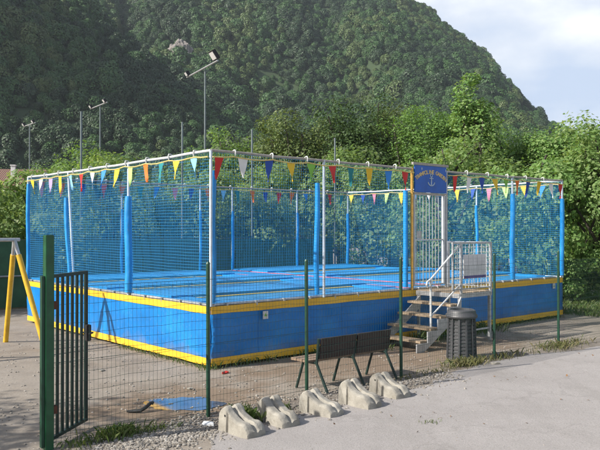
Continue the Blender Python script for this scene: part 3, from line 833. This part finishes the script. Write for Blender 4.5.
MB().bar((aisle[0] + .03, -.03, 2.95), (aisle[1] - .03, -.03, 2.95), .03, .03).build('frame_bar', MAT['rail'], SB)
def text_mesh(ch, size):
    c = bpy.data.curves.new('t', 'FONT'); c.body = ch; c.size = size; c.align_x = 'CENTER'; c.extrude = .003; c.offset = .0025
    o = bpy.data.objects.new('t', c); COL.objects.link(o)
    bpy.context.view_layer.update()
    m_ = bpy.data.meshes.new_from_object(o.evaluated_get(bpy.context.evaluated_depsgraph_get()))
    bpy.data.objects.remove(o); return m_
lm = MB(); txt = 'TRAMPOLINE GARDEN'; uc = (aisle[0] + aisle[1]) / 2
Rr = .82; zc = 3.40 - Rr + .015
span = R(70)
for i, ch in enumerate(txt):
    if ch == ' ':
        lm.build('lettering', MAT['letter'], SB); lm = MB(); continue
    a = span / 2 - span * (i + .5) / len(txt)
    t_ = text_mesh(ch, .115)
    M4 = Matrix.Translation((uc - Rr * math.sin(a), -.049, zc + Rr * math.cos(a) - .055)) @ Matrix.Rotation(-a, 4, 'Y') @ Matrix.Rotation(R(90), 4, 'X')
    lm.add([M4 @ v.co for v in t_.vertices], [tuple(p.vertices) for p in t_.polygons]); bpy.data.meshes.remove(t_)
lm.build('lettering', MAT['letter'], SB)
em = MB(); ez = 3.10
em.tube([(uc, -.052, ez + .03), (uc, -.052, ez + .20)], .013, 8)
em.tube([(uc + .032 * math.cos(t), -.052, ez + .225 + .032 * math.sin(t)) for t in np.linspace(0, 2 * math.pi, 14)], .009, 6)
em.tube([(uc - .06, -.052, ez + .165), (uc + .06, -.052, ez + .165)], .010, 6)
em.tube([(uc + .105 * math.cos(t), -.052, ez + .10 + .085 * math.sin(t)) for t in np.linspace(R(190), R(350), 14)], .013, 6)
em.build('emblem', MAT['emblem'], SB)
# small notices on the skirt
for u, z in ((1.06, .78), (10.25, .80)):
    nn = MB().box((u - .055, -.055, z - .065), (u + .055, -.048, z + .065)).build('notice', MAT['white'], TR)
    MB().add([(u - .03, -.058, z - .02), (u + .03, -.058, z - .02), (u, -.058, z + .035), (u - .03, -.056, z - .02), (u + .03, -.056, z - .02), (u, -.056, z + .035)],
             [(0, 1, 2), (5, 4, 3), (0, 3, 4, 1), (1, 4, 5, 2), (2, 5, 3, 0)]).build('notice_print', FLAG['green'], nn)

# ------------------------------------------------------------------ bunting
def bunting(a, b_, seq, start, step, label, droop=.03, outv=(0, 0), fw=.195, fh=.345, skip=()):
    A = Vector((*a, TOP - .075)); B = Vector((*b_, TOP - .075)); L = (B - A).length; d = (B - A) / L; o = Vector((*outv, 0)) * .055
    root = empty('bunting', N0, ANG); tag(root, label, 'bunting', 'strings of pennants on the trampoline')
    pts = []
    n = int(L / .195)
    for i in range(n + 1):
        s = L * i / n; ph = (s - .45) / .78; pts.append(A + d * s + o + Vector((0, 0, -droop * abs(math.sin(math.pi * ph)))))
    MB().tube(pts, .011, 6).build('cord', MAT['cord'], root)
    for i, c in enumerate(seq):
        s = start + i * step
        if c is None or s > L: continue
        rg = random.Random(i * 7 + int(L * 10))
        s += rg.uniform(-.03, .03); ph = (s - .45) / .78
        z0 = -droop * abs(math.sin(math.pi * ph)); wdt = fw * rg.uniform(.9, 1.1); hgt = fh * rg.uniform(.9, 1.08)
        tilt = rg.uniform(-.06, .06); sw = rg.uniform(-.07, .07)
        nrm = Vector((-d.y, d.x, 0)); vs_ = []; fs_ = []
        for r_ in range(6):
            t = r_ / 5
            for q in (-1, 0, 1):
                vs_.append(A + d * (s + q * wdt / 2 * (1 - t * .97) + tilt * t) + o + nrm * (sw * t + .02 * math.sin(q * 1.6 + t * 4 + i) * (.2 + t)) + Vector((0, 0, z0 - hgt * t)))
        for r_ in range(5):
            for q in range(2): k_ = r_ * 3 + q; fs_.append((k_, k_ + 1, k_ + 4, k_ + 3))
        MB().add(vs_, fs_).build('pennant', FLAG[c], root, smooth=True)
    return root
bunting((0, 0), (0, VL), ['lightblue', 'yellow', 'teal', 'orange', 'lightgreen', 'yellow', 'azure', 'white', 'red', 'lightblue', 'yellow', 'lavender', 'cream', 'yellow'], .40, .535,
        'string of coloured pennants along the sunny left rail of the trampoline', outv=(-1, 0))
bunting((0, 0), (aisle[0], 0), ['red', 'white', 'blue', 'yellow', 'green', 'red', 'teal', 'yellow', 'azure', 'red'], .12, .495, 'string of coloured pennants from near corner to blue sign', outv=(0, -1))
bunting((aisle[1], 0), (UL, 0), ['red', 'white', 'blue', 'yellow', 'green', 'orange', 'blue', 'yellow', 'white', 'red'], .25, .48, 'string of coloured pennants from blue sign to right corner', outv=(0, -1))
bunting((0, VL), (UL, VL), ['pink', 'orange', 'blue', 'red', 'orange', 'teal', 'azure', 'pink', 'blue', 'orange', 'lightblue', 'teal', 'orange', 'blue', 'red', 'orange', 'azure', 'lightblue', 'red', 'teal'], .3, .53,
        'string of coloured pennants along the far left rail', outv=(0, -1))
bunting((UL, VL), (UL, 0), ['yellow', 'blue', 'pink', 'lightgreen', 'yellow', 'azure', 'white', 'teal', 'yellow', 'blue', 'pink', 'lightgreen', 'yellow', 'azure'], .2, .54,
        'string of coloured pennants along the white far right rail', outv=(-1, 0))

# ------------------------------------------------------------------ stairs at the gate
ST = empty('metal_stairs', UV(4.9, 0), ANG)
tag(ST, 'metal stairs with plank treads, landing and handrail at the trampoline gate', 'stairs')
LW0, LW1 = -.10, -1.16       # inner and outer edge
LU = 1.02
def plank(mb_, u0, u1, z, t=.045, nb=2):
    wd = (u1 - u0) / nb
    for i in range(nb): mb_.box((u0 + wd * i + .006, LW1, z - t), (u0 + wd * (i + 1) - .006, LW0, z - .003 * (i % 2)))
lp = MB(); plank(lp, 0, LU, 1.0, .05, 5); lp.build('landing', MAT['tread'], ST, bevel=.004)
MB().box((-.01, LW1 - .012, .90), (LU, LW1 - .002, .985)).box((-.025, LW1, .90), (-.005, LW0, .985)).box((LU, LW1, .90), (LU + .02, LW0, .985)).build('landing_frame', MAT['galv'], ST)
for i in range(4):
    z = .80 - .2 * i; u = -.30 - .295 * i
    t_ = MB(); plank(t_, u - .0, u + .29, z, .045, 2); t_.build('tread', MAT['tread'], ST, bevel=.004)
for v in (LW1 - .014, LW0 - .09):
    s_ = MB(); out_ = []
    prof = [(0, .93), (0, .62), (-1.10, 0), (-1.30, 0), (-1.30, .16)] if v < -.6 else [(0, .90), (0, .66), (-1.08, 0), (-1.20, 0), (-1.20, .10)]
    for i in range(4 if v < -.6 else 0):
        z = .20 + .2 * i; u = -1.19 + .295 * i
        prof += [(u - .10, z - .045), (u + .195, z - .045), (u + .195, z + .155)][0:2]
    n = len(prof)
    vs_ = [(p[0], v - .012, p[1]) for p in prof] + [(p[0], v + .012, p[1]) for p in prof]
    s_.add(vs_, [tuple(range(n)), tuple(range(2 * n - 1, n - 1, -1))] + [(i, (i + 1) % n, (i + 1) % n + n, i + n) for i in range(n)])
    s_.build('stringer', MAT['galv'], ST)
for uu_ in (.02, LU - .02):
    for vv_ in (LW0 - .03, LW1 + .03):
        MB().bar((uu_, vv_, 0), (uu_, vv_, .90), .05, .05).build('leg', MAT['galv'], ST)
MB().bar((LU - .02, LW1 + .03, .25), (.02, LW1 + .03, .25), .03, .03).build('brace', MAT['galv'], ST)
hr_ = MB()
hr_.tube([(-.88, LW1, .43), (-.88, LW1, 1.30)], .019, 8)
hr_.tube([(-.98, LW1, 1.26), (-.88, LW1, 1.30), (0.03, LW1, 1.94)], .019, 8)
hr_.tube([(-.88, LW1, .62), (.0, LW1, 1.16)], .016, 8)
hr_.tube([(-.98, LW1, 1.26), (-1.0, LW1, 1.20), (-.97, LW1, 1.16), (-.88, LW1, 1.17)], .016, 8)
hr_.build('handrail', MAT['white'], ST, smooth=True)
gr = MB()
gr.bar((.03, LW1, .93), (.03, LW1, 1.95), .04, .04); gr.bar((LU - .03, LW1, .93), (LU - .03, LW1, 1.95), .045, .045)
gr.bar((LU - .03, LW0 - .02, .93), (LU - .03, LW0 - .02, 1.95), .04, .04)
gr.bar((-.23, LW1, 1.06), (-.23, LW1, 1.93), .03, .03)
gr.bar((-.25, LW1, 1.95), (LU - .01, LW1, 1.95), .036, .036); gr.bar((LU - .03, LW1, 1.95), (LU - .03, LW0, 1.95), .036, .036)
gr.bar((-.23, LW1, 1.07), (LU - .03, LW1, 1.07), .025, .025); gr.bar((LU - .03, LW1, 1.07), (LU - .03, LW0, 1.07), .025, .025)
grd = gr.build('guard_rail', MAT['galv'], ST)
gm = MB()
for u in np.arange(-.13, LU - .06, .10): gm.tube([(u, LW1, 1.08), (u, LW1, 1.94)], .005, 5)
for z in np.arange(1.17, 1.94, .10): gm.tube([(-.22, LW1 + .008, z), (LU - .04, LW1 + .008, z)], .005, 5)
for v in np.arange(LW1 + .1, LW0, .10): gm.tube([(LU - .03, v, 1.08), (LU - .03, v, 1.94)], .005, 5)
gm.build('mesh_infill', MAT['white'], grd)
npn = MB().box((.05, LW1 - .05, 1.27), (.77, LW1 - .03, 1.73)).build('notice_panel', MAT['paper'], ST, bevel=.003)
nm_ = MB().box((.055, LW1 - .054, 1.275), (.765, LW1 - .0505, 1.325)); nm_.build('printed_strip', MAT['purple'], npn)
nl = MB()
for i in range(1, 6): nl.box((.07, LW1 - .053, 1.32 + i * .066), (.75, LW1 - .0505, 1.324 + i * .066))
for i in range(1, 5): nl.box((.05 + i * .144, LW1 - .0535, 1.34), (.054 + i * .144, LW1 - .0505, 1.71))
nl.build('printed_lines', MAT['galv'], npn)

# ------------------------------------------------------------------ front wire fence
FE = empty('wire_fence', N0, ANG); tag(FE, 'low green wire mesh fence on thin green posts in front of trampoline', 'fence')
FV = -2.40
FU = [-3.55, -1.65, -.10, 1.78, 4.18, 6.29, 8.7]
random.seed(8)
for i, u in enumerate(FU[1:]):
    le = random.uniform(-.02, .02); hh = 1.78 + random.uniform(-.02, .02)
    p_ = MB().tube([(u, FV, 0), (u + le, FV + le * .5, hh)], .024, 10).tube([(u + le, FV + le * .5, hh), (u + le, FV + le * .5, hh + .025)], [.029, .018], 10).build('post', MAT['green'], FE, smooth=True)
for i in range(len(FU) - 1):
    a, b_ = FU[i] + .03, FU[i + 1] - .02
    m_ = MB(); L = b_ - a
    def sag(u, z): return FV - .028 + .025 * noise.noise(Vector((u * 1.3, z * 1.6, i))) * math.sin(math.pi * (u - a) / L)
    for z in np.arange(.04, 1.63, .10):
        n = 9; m_.tube([(a + L * q / n, sag(a + L * q / n, z), z + .008 * math.sin(q * 1.9 + i)) for q in range(n + 1)], .0017, 4, False)
    for u in np.arange(a + .02, b_, .05):
        m_.tube([(u, sag(u, z), z) for z in (.02, .4, .8, 1.2, 1.62)], .0015, 4, False)
    for z in (.10, .86, 1.62): m_.tube([(a - .03, FV - .03, z), (b_ + .02, FV - .03, z)], .0026, 5, False)
    m_.build('wire_mesh', MAT['wire'], FE)

# ------------------------------------------------------------------ gate
gp = UV(-3.58, -2.42)
GT = empty('metal_gate', gp, ANG); tag(GT, 'open dark green gate of vertical metal bars on square post', 'gate')
MB().box((-.042, -.042, 0), (.042, .042, 2.15)).build('gate_post', MAT['gategreen'], GT, bevel=.005)
MB().box((-.075, -.02, .03), (-.046, .03, 1.74)).build('hinge_stile', MAT['green'], GT)
d = Vector((.773, .635, 0)).normalized()
def gpnt(s, z): return (d.x * s, d.y * s, z)
leaf = MB()
GL = .82
leaf.bar(gpnt(.075, .08), gpnt(.075, 1.73), .03, .03); leaf.bar(gpnt(GL, .08), gpnt(GL, 1.73), .035, .035)
leaf.bar(gpnt(.06, 1.73), gpnt(GL + .015, 1.73), .034, .034); leaf.bar(gpnt(.06, .09), gpnt(GL + .015, .09), .034, .034)
lf_ = leaf.build('gate_leaf', MAT['barblack'], GT)
bars = MB()
for i in range(1, 7): bars.bar(gpnt(.075 + (GL - .075) * i / 7, .1), gpnt(.075 + (GL - .075) * i / 7, 1.72), .026, .026)
bars.build('bars', MAT['barblack'], lf_)
pv = Vector((-d.y, d.x, 0))
lk = MB(); c = Vector(gpnt(GL - .02, 1.06))
lk.bar(c - pv * .03 - Vector((0, 0, .09)), c - pv * .03 + Vector((0, 0, .09)), .09, .05); lk.build('lock', MAT['black'], lf_, bevel=.006)
MB().tube([c + pv * .05, c - pv * .09, c - pv * .09 - d * .09], .011, 8).build('handle', MAT['black'], lf_, smooth=True)
MB().box((.04, -.02, .35), (.085, .03, .43)).box((.04, -.02, 1.40), (.085, .03, 1.48)).build('hinges', MAT['rust'], GT)

# ------------------------------------------------------------------ bench
BE = empty('park_bench', UV(0, 0), ANG); tag(BE, 'dark slatted park bench with green metal legs behind wire fence', 'bench')
def plankset(nm, mat, rows_, u0, u1, parent=BE):
    m_ = MB()
    for (va, za, vb, zb, t) in rows_:
        p = Vector(((u0 + u1) / 2, va, za)); q = Vector(((u0 + u1) / 2, vb, zb)); dd = (q - p).normalized(); nn = Vector((0, -dd.z, dd.y)) * t / 2
        vs_ = []
        for u in (u0, u1):
            for pt, sgn in ((p, -1), (q, -1), (q, 1), (p, 1)): vs_.append(Vector((u, pt.y, pt.z)) + nn * sgn)
        m_.add(vs_, [(0, 1, 2, 3), (7, 6, 5, 4), (0, 4, 5, 1), (1, 5, 6, 2), (2, 6, 7, 3), (3, 7, 4, 0)])
    return m_.build(nm, MAT[mat], parent, bevel=.005)
BU = [.22, .93, 1.62]
st_ = [(-2.20 + .125 * i, .405, -2.20 + .125 * i + .115, .405, .035) for i in range(3)]
plankset('seat', 'seatwood', st_, .10, 1.72)
for a, b_ in ((BU[0] + .02, BU[1] - .018), (BU[1] + .018, BU[2] + .03)):
    rows_ = []
    for i in range(3):
        z = .435 + .098 * i; rows_.append((-2.262 - .016 * i, z, -2.277 - .016 * i, z + .092, .028))
    plankset('backrest', 'benchwood', rows_, a, b_)
for u in BU:
    MB().tube([(u + .02, -2.44, 0), (u, -2.245, .37), (u, -2.285, .72)], .02, 8).build('leg', MAT['barblack'], BE, smooth=True)
    MB().tube([(u - .07, -1.90, 0), (u - .01, -1.98, .37), (u, -2.23, .38)], .019, 8).build('leg', MAT['barblack'], BE, smooth=True)

# ------------------------------------------------------------------ litter bin
BN = empty('litter_bin', UV(3.76, -2.03), ANG + R(12)); tag(BN, 'dark grey slatted plastic litter bin with wide rim near stairs', 'bin')
def ring(r, z, n=8, ph=math.pi / 8): return [(r * math.cos(2 * math.pi * k_ / n + ph), r * math.sin(2 * math.pi * k_ / n + ph), z) for k_ in range(n)]
def loft(secs, n, cap=True):
    m_ = MB(); vs_ = []; fs_ = []
    for r, z in secs: vs_ += ring(r, z, n, math.pi / n)
    for i in range(len(secs) - 1):
        for k_ in range(n): k2 = (k_ + 1) % n; fs_.append((i * n + k_, i * n + k2, (i + 1) * n + k2, (i + 1) * n + k_))
    if cap: fs_ += [tuple(range(n))[::-1], tuple(range((len(secs) - 1) * n, len(secs) * n))]
    return m_.add(vs_, fs_)
secs = [(.245, 0), (.245, .03)]
z = .04
while z < .64:
    r = .243 - .028 * z / .7
    secs += [(r - .012, z), (r - .012, z + .014), (r, z + .018), (r, z + .052), (r - .012, z + .056)]; z += .06
secs += [(.215, .70)]
loft(secs, 12).build('body', MAT['bin'], BN)
rb_ = MB()
for k_ in range(12):
    t = 2 * math.pi * (k_ + .5) / 12
    rb_.bar((.245 * math.cos(t), .245 * math.sin(t), .01), (.222 * math.cos(t), .222 * math.sin(t), .70), .035, .03, (math.cos(t), math.sin(t), 0))
rb_.build('ribs', MAT['bin'], BN, bevel=.006)
loft([(.225, .695), (.262, .71), (.272, .735), (.262, .765), (.245, .78), (.235, .835), (.20, .85), (.19, .845), (.185, .74)], 32, False).build('rim', MAT['bin'], BN, smooth=True)
loft([(.18, .745), (.19, .765)], 24).build('bin_liner', MAT['black'], BN)

# ------------------------------------------------------------------ five concrete feet
def block_mesh():
    L, W, nl, nw = .47, .265, 44, 24
    def top(s, wd):
        # s 0 back .. 1 front ; wd -1..1
        if s < .10: h = .215 + .045 * math.sin(s / .10 * math.pi / 2)
        elif s < .24: h = .26 + .022 * math.sin((s - .10) / .14 * math.pi)
        else:
            t = (s - .24) / .76; h = .26 - .145 * (t ** .62) - .012 * math.sin(t * math.pi) + .018 * max(0, math.sin((t - .55) / .45 * math.pi))
        h -= .045 * max(0, (s - .84) / .16) ** 2
        a = abs(wd)
        g = .046 * math.exp(-(a / .17) ** 4) * (min(1, s / .06) if s < .06 else 1) * (1 - .55 * max(0, s - .75) / .25)
        sh = .022 * max(0, a - .72) ** 1.8 / .28 ** 1.8
        return h - g - sh
    vs_ = []; fs_ = []
    idx = {}
    for i in range(nl + 1):
        s = i / nl
        ww = W * (.96 + .10 * s - .10 * max(0, s - .8) / .2)
        for j in range(nw + 1):
            wd = -1 + 2 * j / nw
            notch = .022 if (.28 < s < .36) else 0
            xw = wd * ww / 2
            if abs(wd) > .97: xw -= math.copysign(notch, wd)
            fx = s * L + (.016 * (1 - wd * wd) if s > .99 else 0)
            idx[i, j] = len(vs_); vs_.append((xw, -fx, top(s, wd) + .003 * noise.noise(Vector((wd * 4, s * 9, 1)))))
    nt_ = len(vs_)
    for i in range(nl):
        for j in range(nw): fs_.append((idx[i, j], idx[i, j + 1], idx[i + 1, j + 1], idx[i + 1, j]))
    rim = [(i, 0) for i in range(nl + 1)] + [(nl, j) for j in range(1, nw + 1)] + [(i, nw) for i in range(nl - 1, -1, -1)] + [(0, j) for j in range(nw - 1, 0, -1)]
    lev = [.75, .5, .25, 0]
    prev = [idx[r] for r in rim]
    for q in lev:
        cur = []
        for r in rim:
            x, y, zt = vs_[idx[r]]
            fl = 1.0 + .05 * (1 - q)
            cur.append(len(vs_)); vs_.append((x * fl, y * (1.0 if r[0] else 1) - (.01 * (1 - q) if r[0] == nl else 0) + (.01 * (1 - q) if r[0] == 0 else 0), zt * q))
        for k_ in range(len(rim)):
            k2 = (k_ + 1) % len(rim); fs_.append((prev[k_], cur[k_], cur[k2], prev[k2]))
        prev = cur
    return vs_, fs_
bvs, bfs = block_mesh()
labs = ['lowest concrete wedge foot of the row, beside the gravel and a dark fence post', 'second concrete wedge foot from the left, with weeds growing beside it',
        'middle concrete wedge foot of the row, turned slightly and palest on top', 'fourth concrete wedge foot, standing below the middle bench leg', 'last concrete wedge foot of the row, nearest the litter bin']
for i, (u, v, dr, sc) in enumerate([(-1.77, -2.97, 4, 1.0), (-1.19, -2.92, -2, .98), (-.57, -2.92, 9, 1.0), (.10, -2.93, 3, 1.03), (.82, -2.80, -3, 1.05)]):
    p = UV(u, v)
    hole = MB()
    o = MB().add(bvs, bfs).build('concrete_foot', MAT['concrete'], None, smooth=True)
    for vtx in o.data.vertices:
        f = .004 * noise.noise(vtx.co * 14 + Vector((i * 9, 0, 0))) - .022 * max(0, noise.noise(vtx.co * 9 + Vector((i * 5.3, 2, 0))) - .42); vtx.co.x += f; vtx.co.z = max(0, vtx.co.z * (1 + .06 * math.sin(i * 2.7)) + f)
    o.location = (p.x, p.y, -.004); o.rotation_euler = (0, 0, ANG + R(dr)); o.scale = (sc, sc, sc)
    tag(o, labs[i], 'concrete foot', 'concrete wedge feet in front of the fence')
    for sx in (-1, 1):
        MB().tube([(sx * .118, -.105, .185), (sx * .1315, -.105, .185)], .013, 10).build('bolt_hole', MAT['black'], o)

# ------------------------------------------------------------------ swing frame at left
SW = empty('swing_frame', (-5.33, 13.5, 0)); tag(SW, 'yellow legged swing frame with grey top beam at left edge', 'swing')
bd = Vector((-.63, -.77, 0)).normalized()
AP = Vector((0, 0, 2.02)); F1 = Vector((-.45, .72, 0)); F2 = Vector((.66, -.22, 0))
def legpair(off):
    for F in (F1, F2):
        A = AP + off; B = F + off
        l_ = MB().tube([A.lerp(B, .14), B], .05, 12).build('leg', MAT['yellowpole'], SW, smooth=True)
        MB().tube([A, A.lerp(B, .15)], .036, 10).build('leg_sleeve', MAT['galv'], l_, smooth=True)
legpair(Vector((0, 0, 0))); legpair(bd * 2.8)
MB().tube([AP - bd * .1, AP + bd * 2.9], .035, 10).build('top_beam', MAT['galv'], SW, smooth=True)

# ------------------------------------------------------------------ small things on the ground
# stick / rubber strap by the puddle
p = UV(-2.30, -1.62)
tag(MB().tube([p + Vector((0, 0, .02)), p + Vector((.09, .01, .022)), p + Vector((.17, -.01, .03)), p + Vector((.22, .03, .06)), p + Vector((.27, .08, .10)), p + Vector((.29, .12, .10)), p + Vector((.28, .15, .07))], [.012, .022, .020, .024, .022, .018, .010], 8).build('rubber_strap', MAT['black'], None, smooth=True),
    'bent black strap lying at the left end of the puddle', 'strap')
def scrap(name, u, v, size, mat, label, cat, seed):
    rg = random.Random(seed); p = UV(u, v); vs_ = []
    n = 7
    for k_ in range(n):
        t = 2 * math.pi * k_ / n; r = size * rg.uniform(.6, 1.1); vs_.append((r * math.cos(t), r * math.sin(t) * .6, .012 + rg.uniform(0, size * .35)))
    vs_.append((0, 0, size * .45)); 
    fs_ = [(k_, (k_ + 1) % n, n) for k_ in range(n)]
    low = [(x, y, 0.006) for x, y, z in vs_[:n]]; b0 = len(vs_); vs_ += low
    fs_ += [(k_, b0 + k_, b0 + (k_ + 1) % n, (k_ + 1) % n) for k_ in range(n)] + [tuple(range(b0 + n - 1, b0 - 1, -1))]
    o = MB().add(vs_, fs_).build(name, MAT[mat], None); o.location = p; o.rotation_euler = (0, 0, rg.uniform(0, 6)); tag(o, label, cat); return o
scrap('plastic_scrap', -1.86, -2.72, .10, 'plastic_white', 'crumpled white plastic scrap left of the nearest concrete foot', 'litter', 1)
scrap('plastic_scrap', -.02, -.42, .085, 'red', 'flat red scrap on the ground under the near skirt corner', 'litter', 2)
scrap('stone', -1.02, -1.02, .06, 'concrete', 'lone pale stone lying behind the puddle', 'stone', 3)
scrap('stone', -1.35, 1.0, .07, 'concrete', 'lone pale stone on dirt beside the sunny skirt', 'stone', 4)
scrap('stone', 3.75, -2.72, .09, 'concrete', 'pale stone lying by the foot of the litter bin', 'stone', 6)
# slanted prop at right
p = Vector(((575 - 300) * 21.6 / 723, 21.6, 0))
tag(MB().tube([p, p + Vector((.42, .12, .5)), p + Vector((.86, .2, 1.0))], [.03, .028, .022], 8).build('leaning_stake', MAT['rope'], None, smooth=True), 'thin dark stake leaning into the bush at right', 'stake')

def scatter_peb(rg, n, fn, smin, smax):
    bm = bmesh.new(); bmesh.ops.create_icosphere(bm, subdivisions=1, radius=1)
    bv = np.array([v.co[:] for v in bm.verts]); bf = np.array([[q.index for q in f.verts] for f in bm.faces]); bm.free()
    out = []
    for i in range(n):
        p = fn(rg)
        s = rg.uniform(smin, smax) ** 1.0
        q = bv * (1 + rg.normal(size=(len(bv), 1)) * .14) * np.array([s, s * rg.uniform(.6, 1), s * rg.uniform(.4, .75)])
        a = rg.uniform(0, 6.28); ca, sa = math.cos(a), math.sin(a)
        q = np.stack([q[:, 0] * ca - q[:, 1] * sa + p[0], q[:, 0] * sa + q[:, 1] * ca + p[1], q[:, 2] + s * .25], axis=1)
        out.append(q)
    nv = len(bv); V = np.concatenate(out); F = np.concatenate([bf + nv * i for i in range(n)])
    return V, F
def strip_fn(rg):
    while True:
        u = rg.uniform(-3.3, 2.6); v = rg.normal(-2.72, .26)
        if rg.random() < (.25 + 1.2 * max(0, noise.noise(Vector((u * 1.2, v * 2, 0))) + .35)): return UV(u, v)
rg = np.random.default_rng(11)
def gravel(name, n, fn, a, b_, label):
    V, F = scatter_peb(rg, n, fn, a, b_)
    me = bpy.data.meshes.new(name); me.from_pydata(V.tolist(), [], F.tolist()); me.materials.append(MAT['pebble'])
    o = bpy.data.objects.new(name, me); COL.objects.link(o); tag(o, label, 'gravel', kind='stuff'); return o
def corner_fn(rg):
    u = rg.normal(-2.55, .55); v = rg.normal(-2.85, .26); return UV(u, v)
def wide_fn(rg): return UV(rg.uniform(-4, 8), rg.uniform(-2.6, -.3))
def path_fn(rg): return UV(rg.uniform(-2, 9), -3.1 - abs(rg.normal(0, 1.6)))
def left_fn(rg): return UV(rg.uniform(-4.5, -.2), rg.uniform(-1.5, 6))
gravel('gravel_strip', 2400, strip_fn, .005, .026, 'loose pale gravel along the foot of the wire fence')
gravel('gravel_patch', 1900, corner_fn, .006, .024, 'patch of pale gravel in the foreground before the puddle')
gravel('scattered_stones', 700, wide_fn, .006, .022, 'small stones scattered on the dirt before the trampoline')
gravel('path_grit', 900, path_fn, .004, .011, 'grit lying on the pale path')
gravel('yard_stones', 700, left_fn, .006, .022, 'small stones scattered over the yard at left')

def blades(rg, n, fn, h0, h1, wd):
    P = []
    for i in range(n):
        p = fn(rg); P.append((p[0], p[1], 0))
    P = np.array(P); h = rg.uniform(h0, h1, (n, 1)); a = rg.uniform(0, 6.28, n)
    d = np.stack([np.cos(a), np.sin(a), np.zeros(n)], axis=1); s = np.stack([-np.sin(a), np.cos(a), np.zeros(n)], axis=1)
    ln = rg.uniform(.1, .8, (n, 1))
    b0 = P - s * wd; b1 = P + s * wd; m0 = P + d * h * ln * .4 + np.array([0, 0, 1]) * h * .6
    tp = P + d * h * ln + np.array([0, 0, 1]) * h * (1 - .25 * ln)
    return np.stack([b0, b1, m0 + s * wd * .7, tp], axis=1).reshape(-1, 3)
def tuft(cx, cy, su, sv): return lambda rg: UV(cx + rg.normal(0, su), cy + rg.normal(0, sv))
def grass(name, specs, mat, label):
    V = np.concatenate([blades(rg, n, fn, a, b_, wd) for n, fn, a, b_, wd in specs])
    o = quads_mesh(name, V, MAT[mat]); tag(o, label, 'grass', kind='stuff'); return o
grass('grass_by_gravel', [(420, tuft(-2.86, -2.45, .13, .09), .04, .16, .004), (160, tuft(-2.45, -2.52, .16, .05), .03, .09, .003), (120, tuft(-3.25, -2.5, .12, .08), .03, .12, .004)], 'grass', 'green grass tufts beside the gravel near the gate')
grass('weeds_by_feet', [(260, tuft(-1.42, -2.80, .07, .10), .05, .22, .005), (90, tuft(-.85, -2.75, .10, .06), .03, .12, .004), (40, tuft(.1, -4.3, .06, .05), .015, .05, .004)], 'grass', 'green weeds between the first concrete feet')
grass('weeds_by_bin', [(420, tuft(3.35, -2.42, .22, .10), .04, .17, .005), (220, tuft(4.3, -2.45, .35, .08), .03, .14, .004), (450, tuft(6.2, -2.5, .45, .14), .03, .16, .004), (160, tuft(2.2, -2.5, .5, .06), .02, .09, .004)], 'drygrass', 'dry weeds along the fence foot and round the litter bin')
grass('grass_under_skirt', [(520, lambda rg: UV(rg.uniform(-.2, 4), -.02 + rg.normal(0, .06)), .03, .15, .004), (330, lambda rg: UV(-.05 + rg.normal(0, .05), rg.uniform(0, 3)), .03, .11, .004),
      (700, lambda rg: UV(rg.uniform(4.6, 7.4), -.25 + rg.normal(0, .18)), .05, .26, .006), (300, lambda rg: UV(rg.uniform(7.4, 10.5), -.08 + rg.normal(0, .06)), .03, .12, .004), (70, tuft(3.4, -.55, .1, .08), .04, .16, .005)], 'grass', 'grass growing along the foot of the blue skirt')
def lawn_fn(rg):
    return UV(rg.uniform(11.1, 16), rg.uniform(-4.5, 2.2))
grass('lawn', [(9000, lawn_fn, .05, .22, .010)], 'grass', 'rough grass at the right end beside the thicket')
def litter_fn(rg): return UV(rg.uniform(-1, 9), -3.0 - abs(rg.normal(0, 1.5)))
n = 45; Pq = np.array([tuple(litter_fn(rg)) for _ in range(n)]); Pq[:, 2] = .016
ll = leaves(rg, Pq, unit(np.array([0, 0, 1]) + rg.normal(size=(n, 3)) * .35), .045)
tag(quads_mesh('dry_leaves', ll, MAT['brown_leaf']), 'dry brown leaves strewn over the pale path', 'leaf litter', kind='stuff')

# ------------------------------------------------------------------ haze
HZ = True
if HZ:
    m = bpy.data.materials.new('haze_air'); m.use_nodes = True; t = m.node_tree; t.nodes.clear()
    o_ = t.nodes.new('ShaderNodeOutputMaterial'); pv_ = t.nodes.new('ShaderNodeVolumePrincipled')
    pv_.inputs['Color'].default_value = (.80, .88, 1.0, 1); pv_.inputs['Density'].default_value = .00017; pv_.inputs['Anisotropy'].default_value = .2
    t.links.new(pv_.outputs[0], o_.inputs['Volume'])
    hb = MB().box((-1000, -200, -2), (1000, 1000, 440)).build('haze', m); tag(hb, 'thin bluish haze in the air before the mountain', 'haze', kind='stuff')
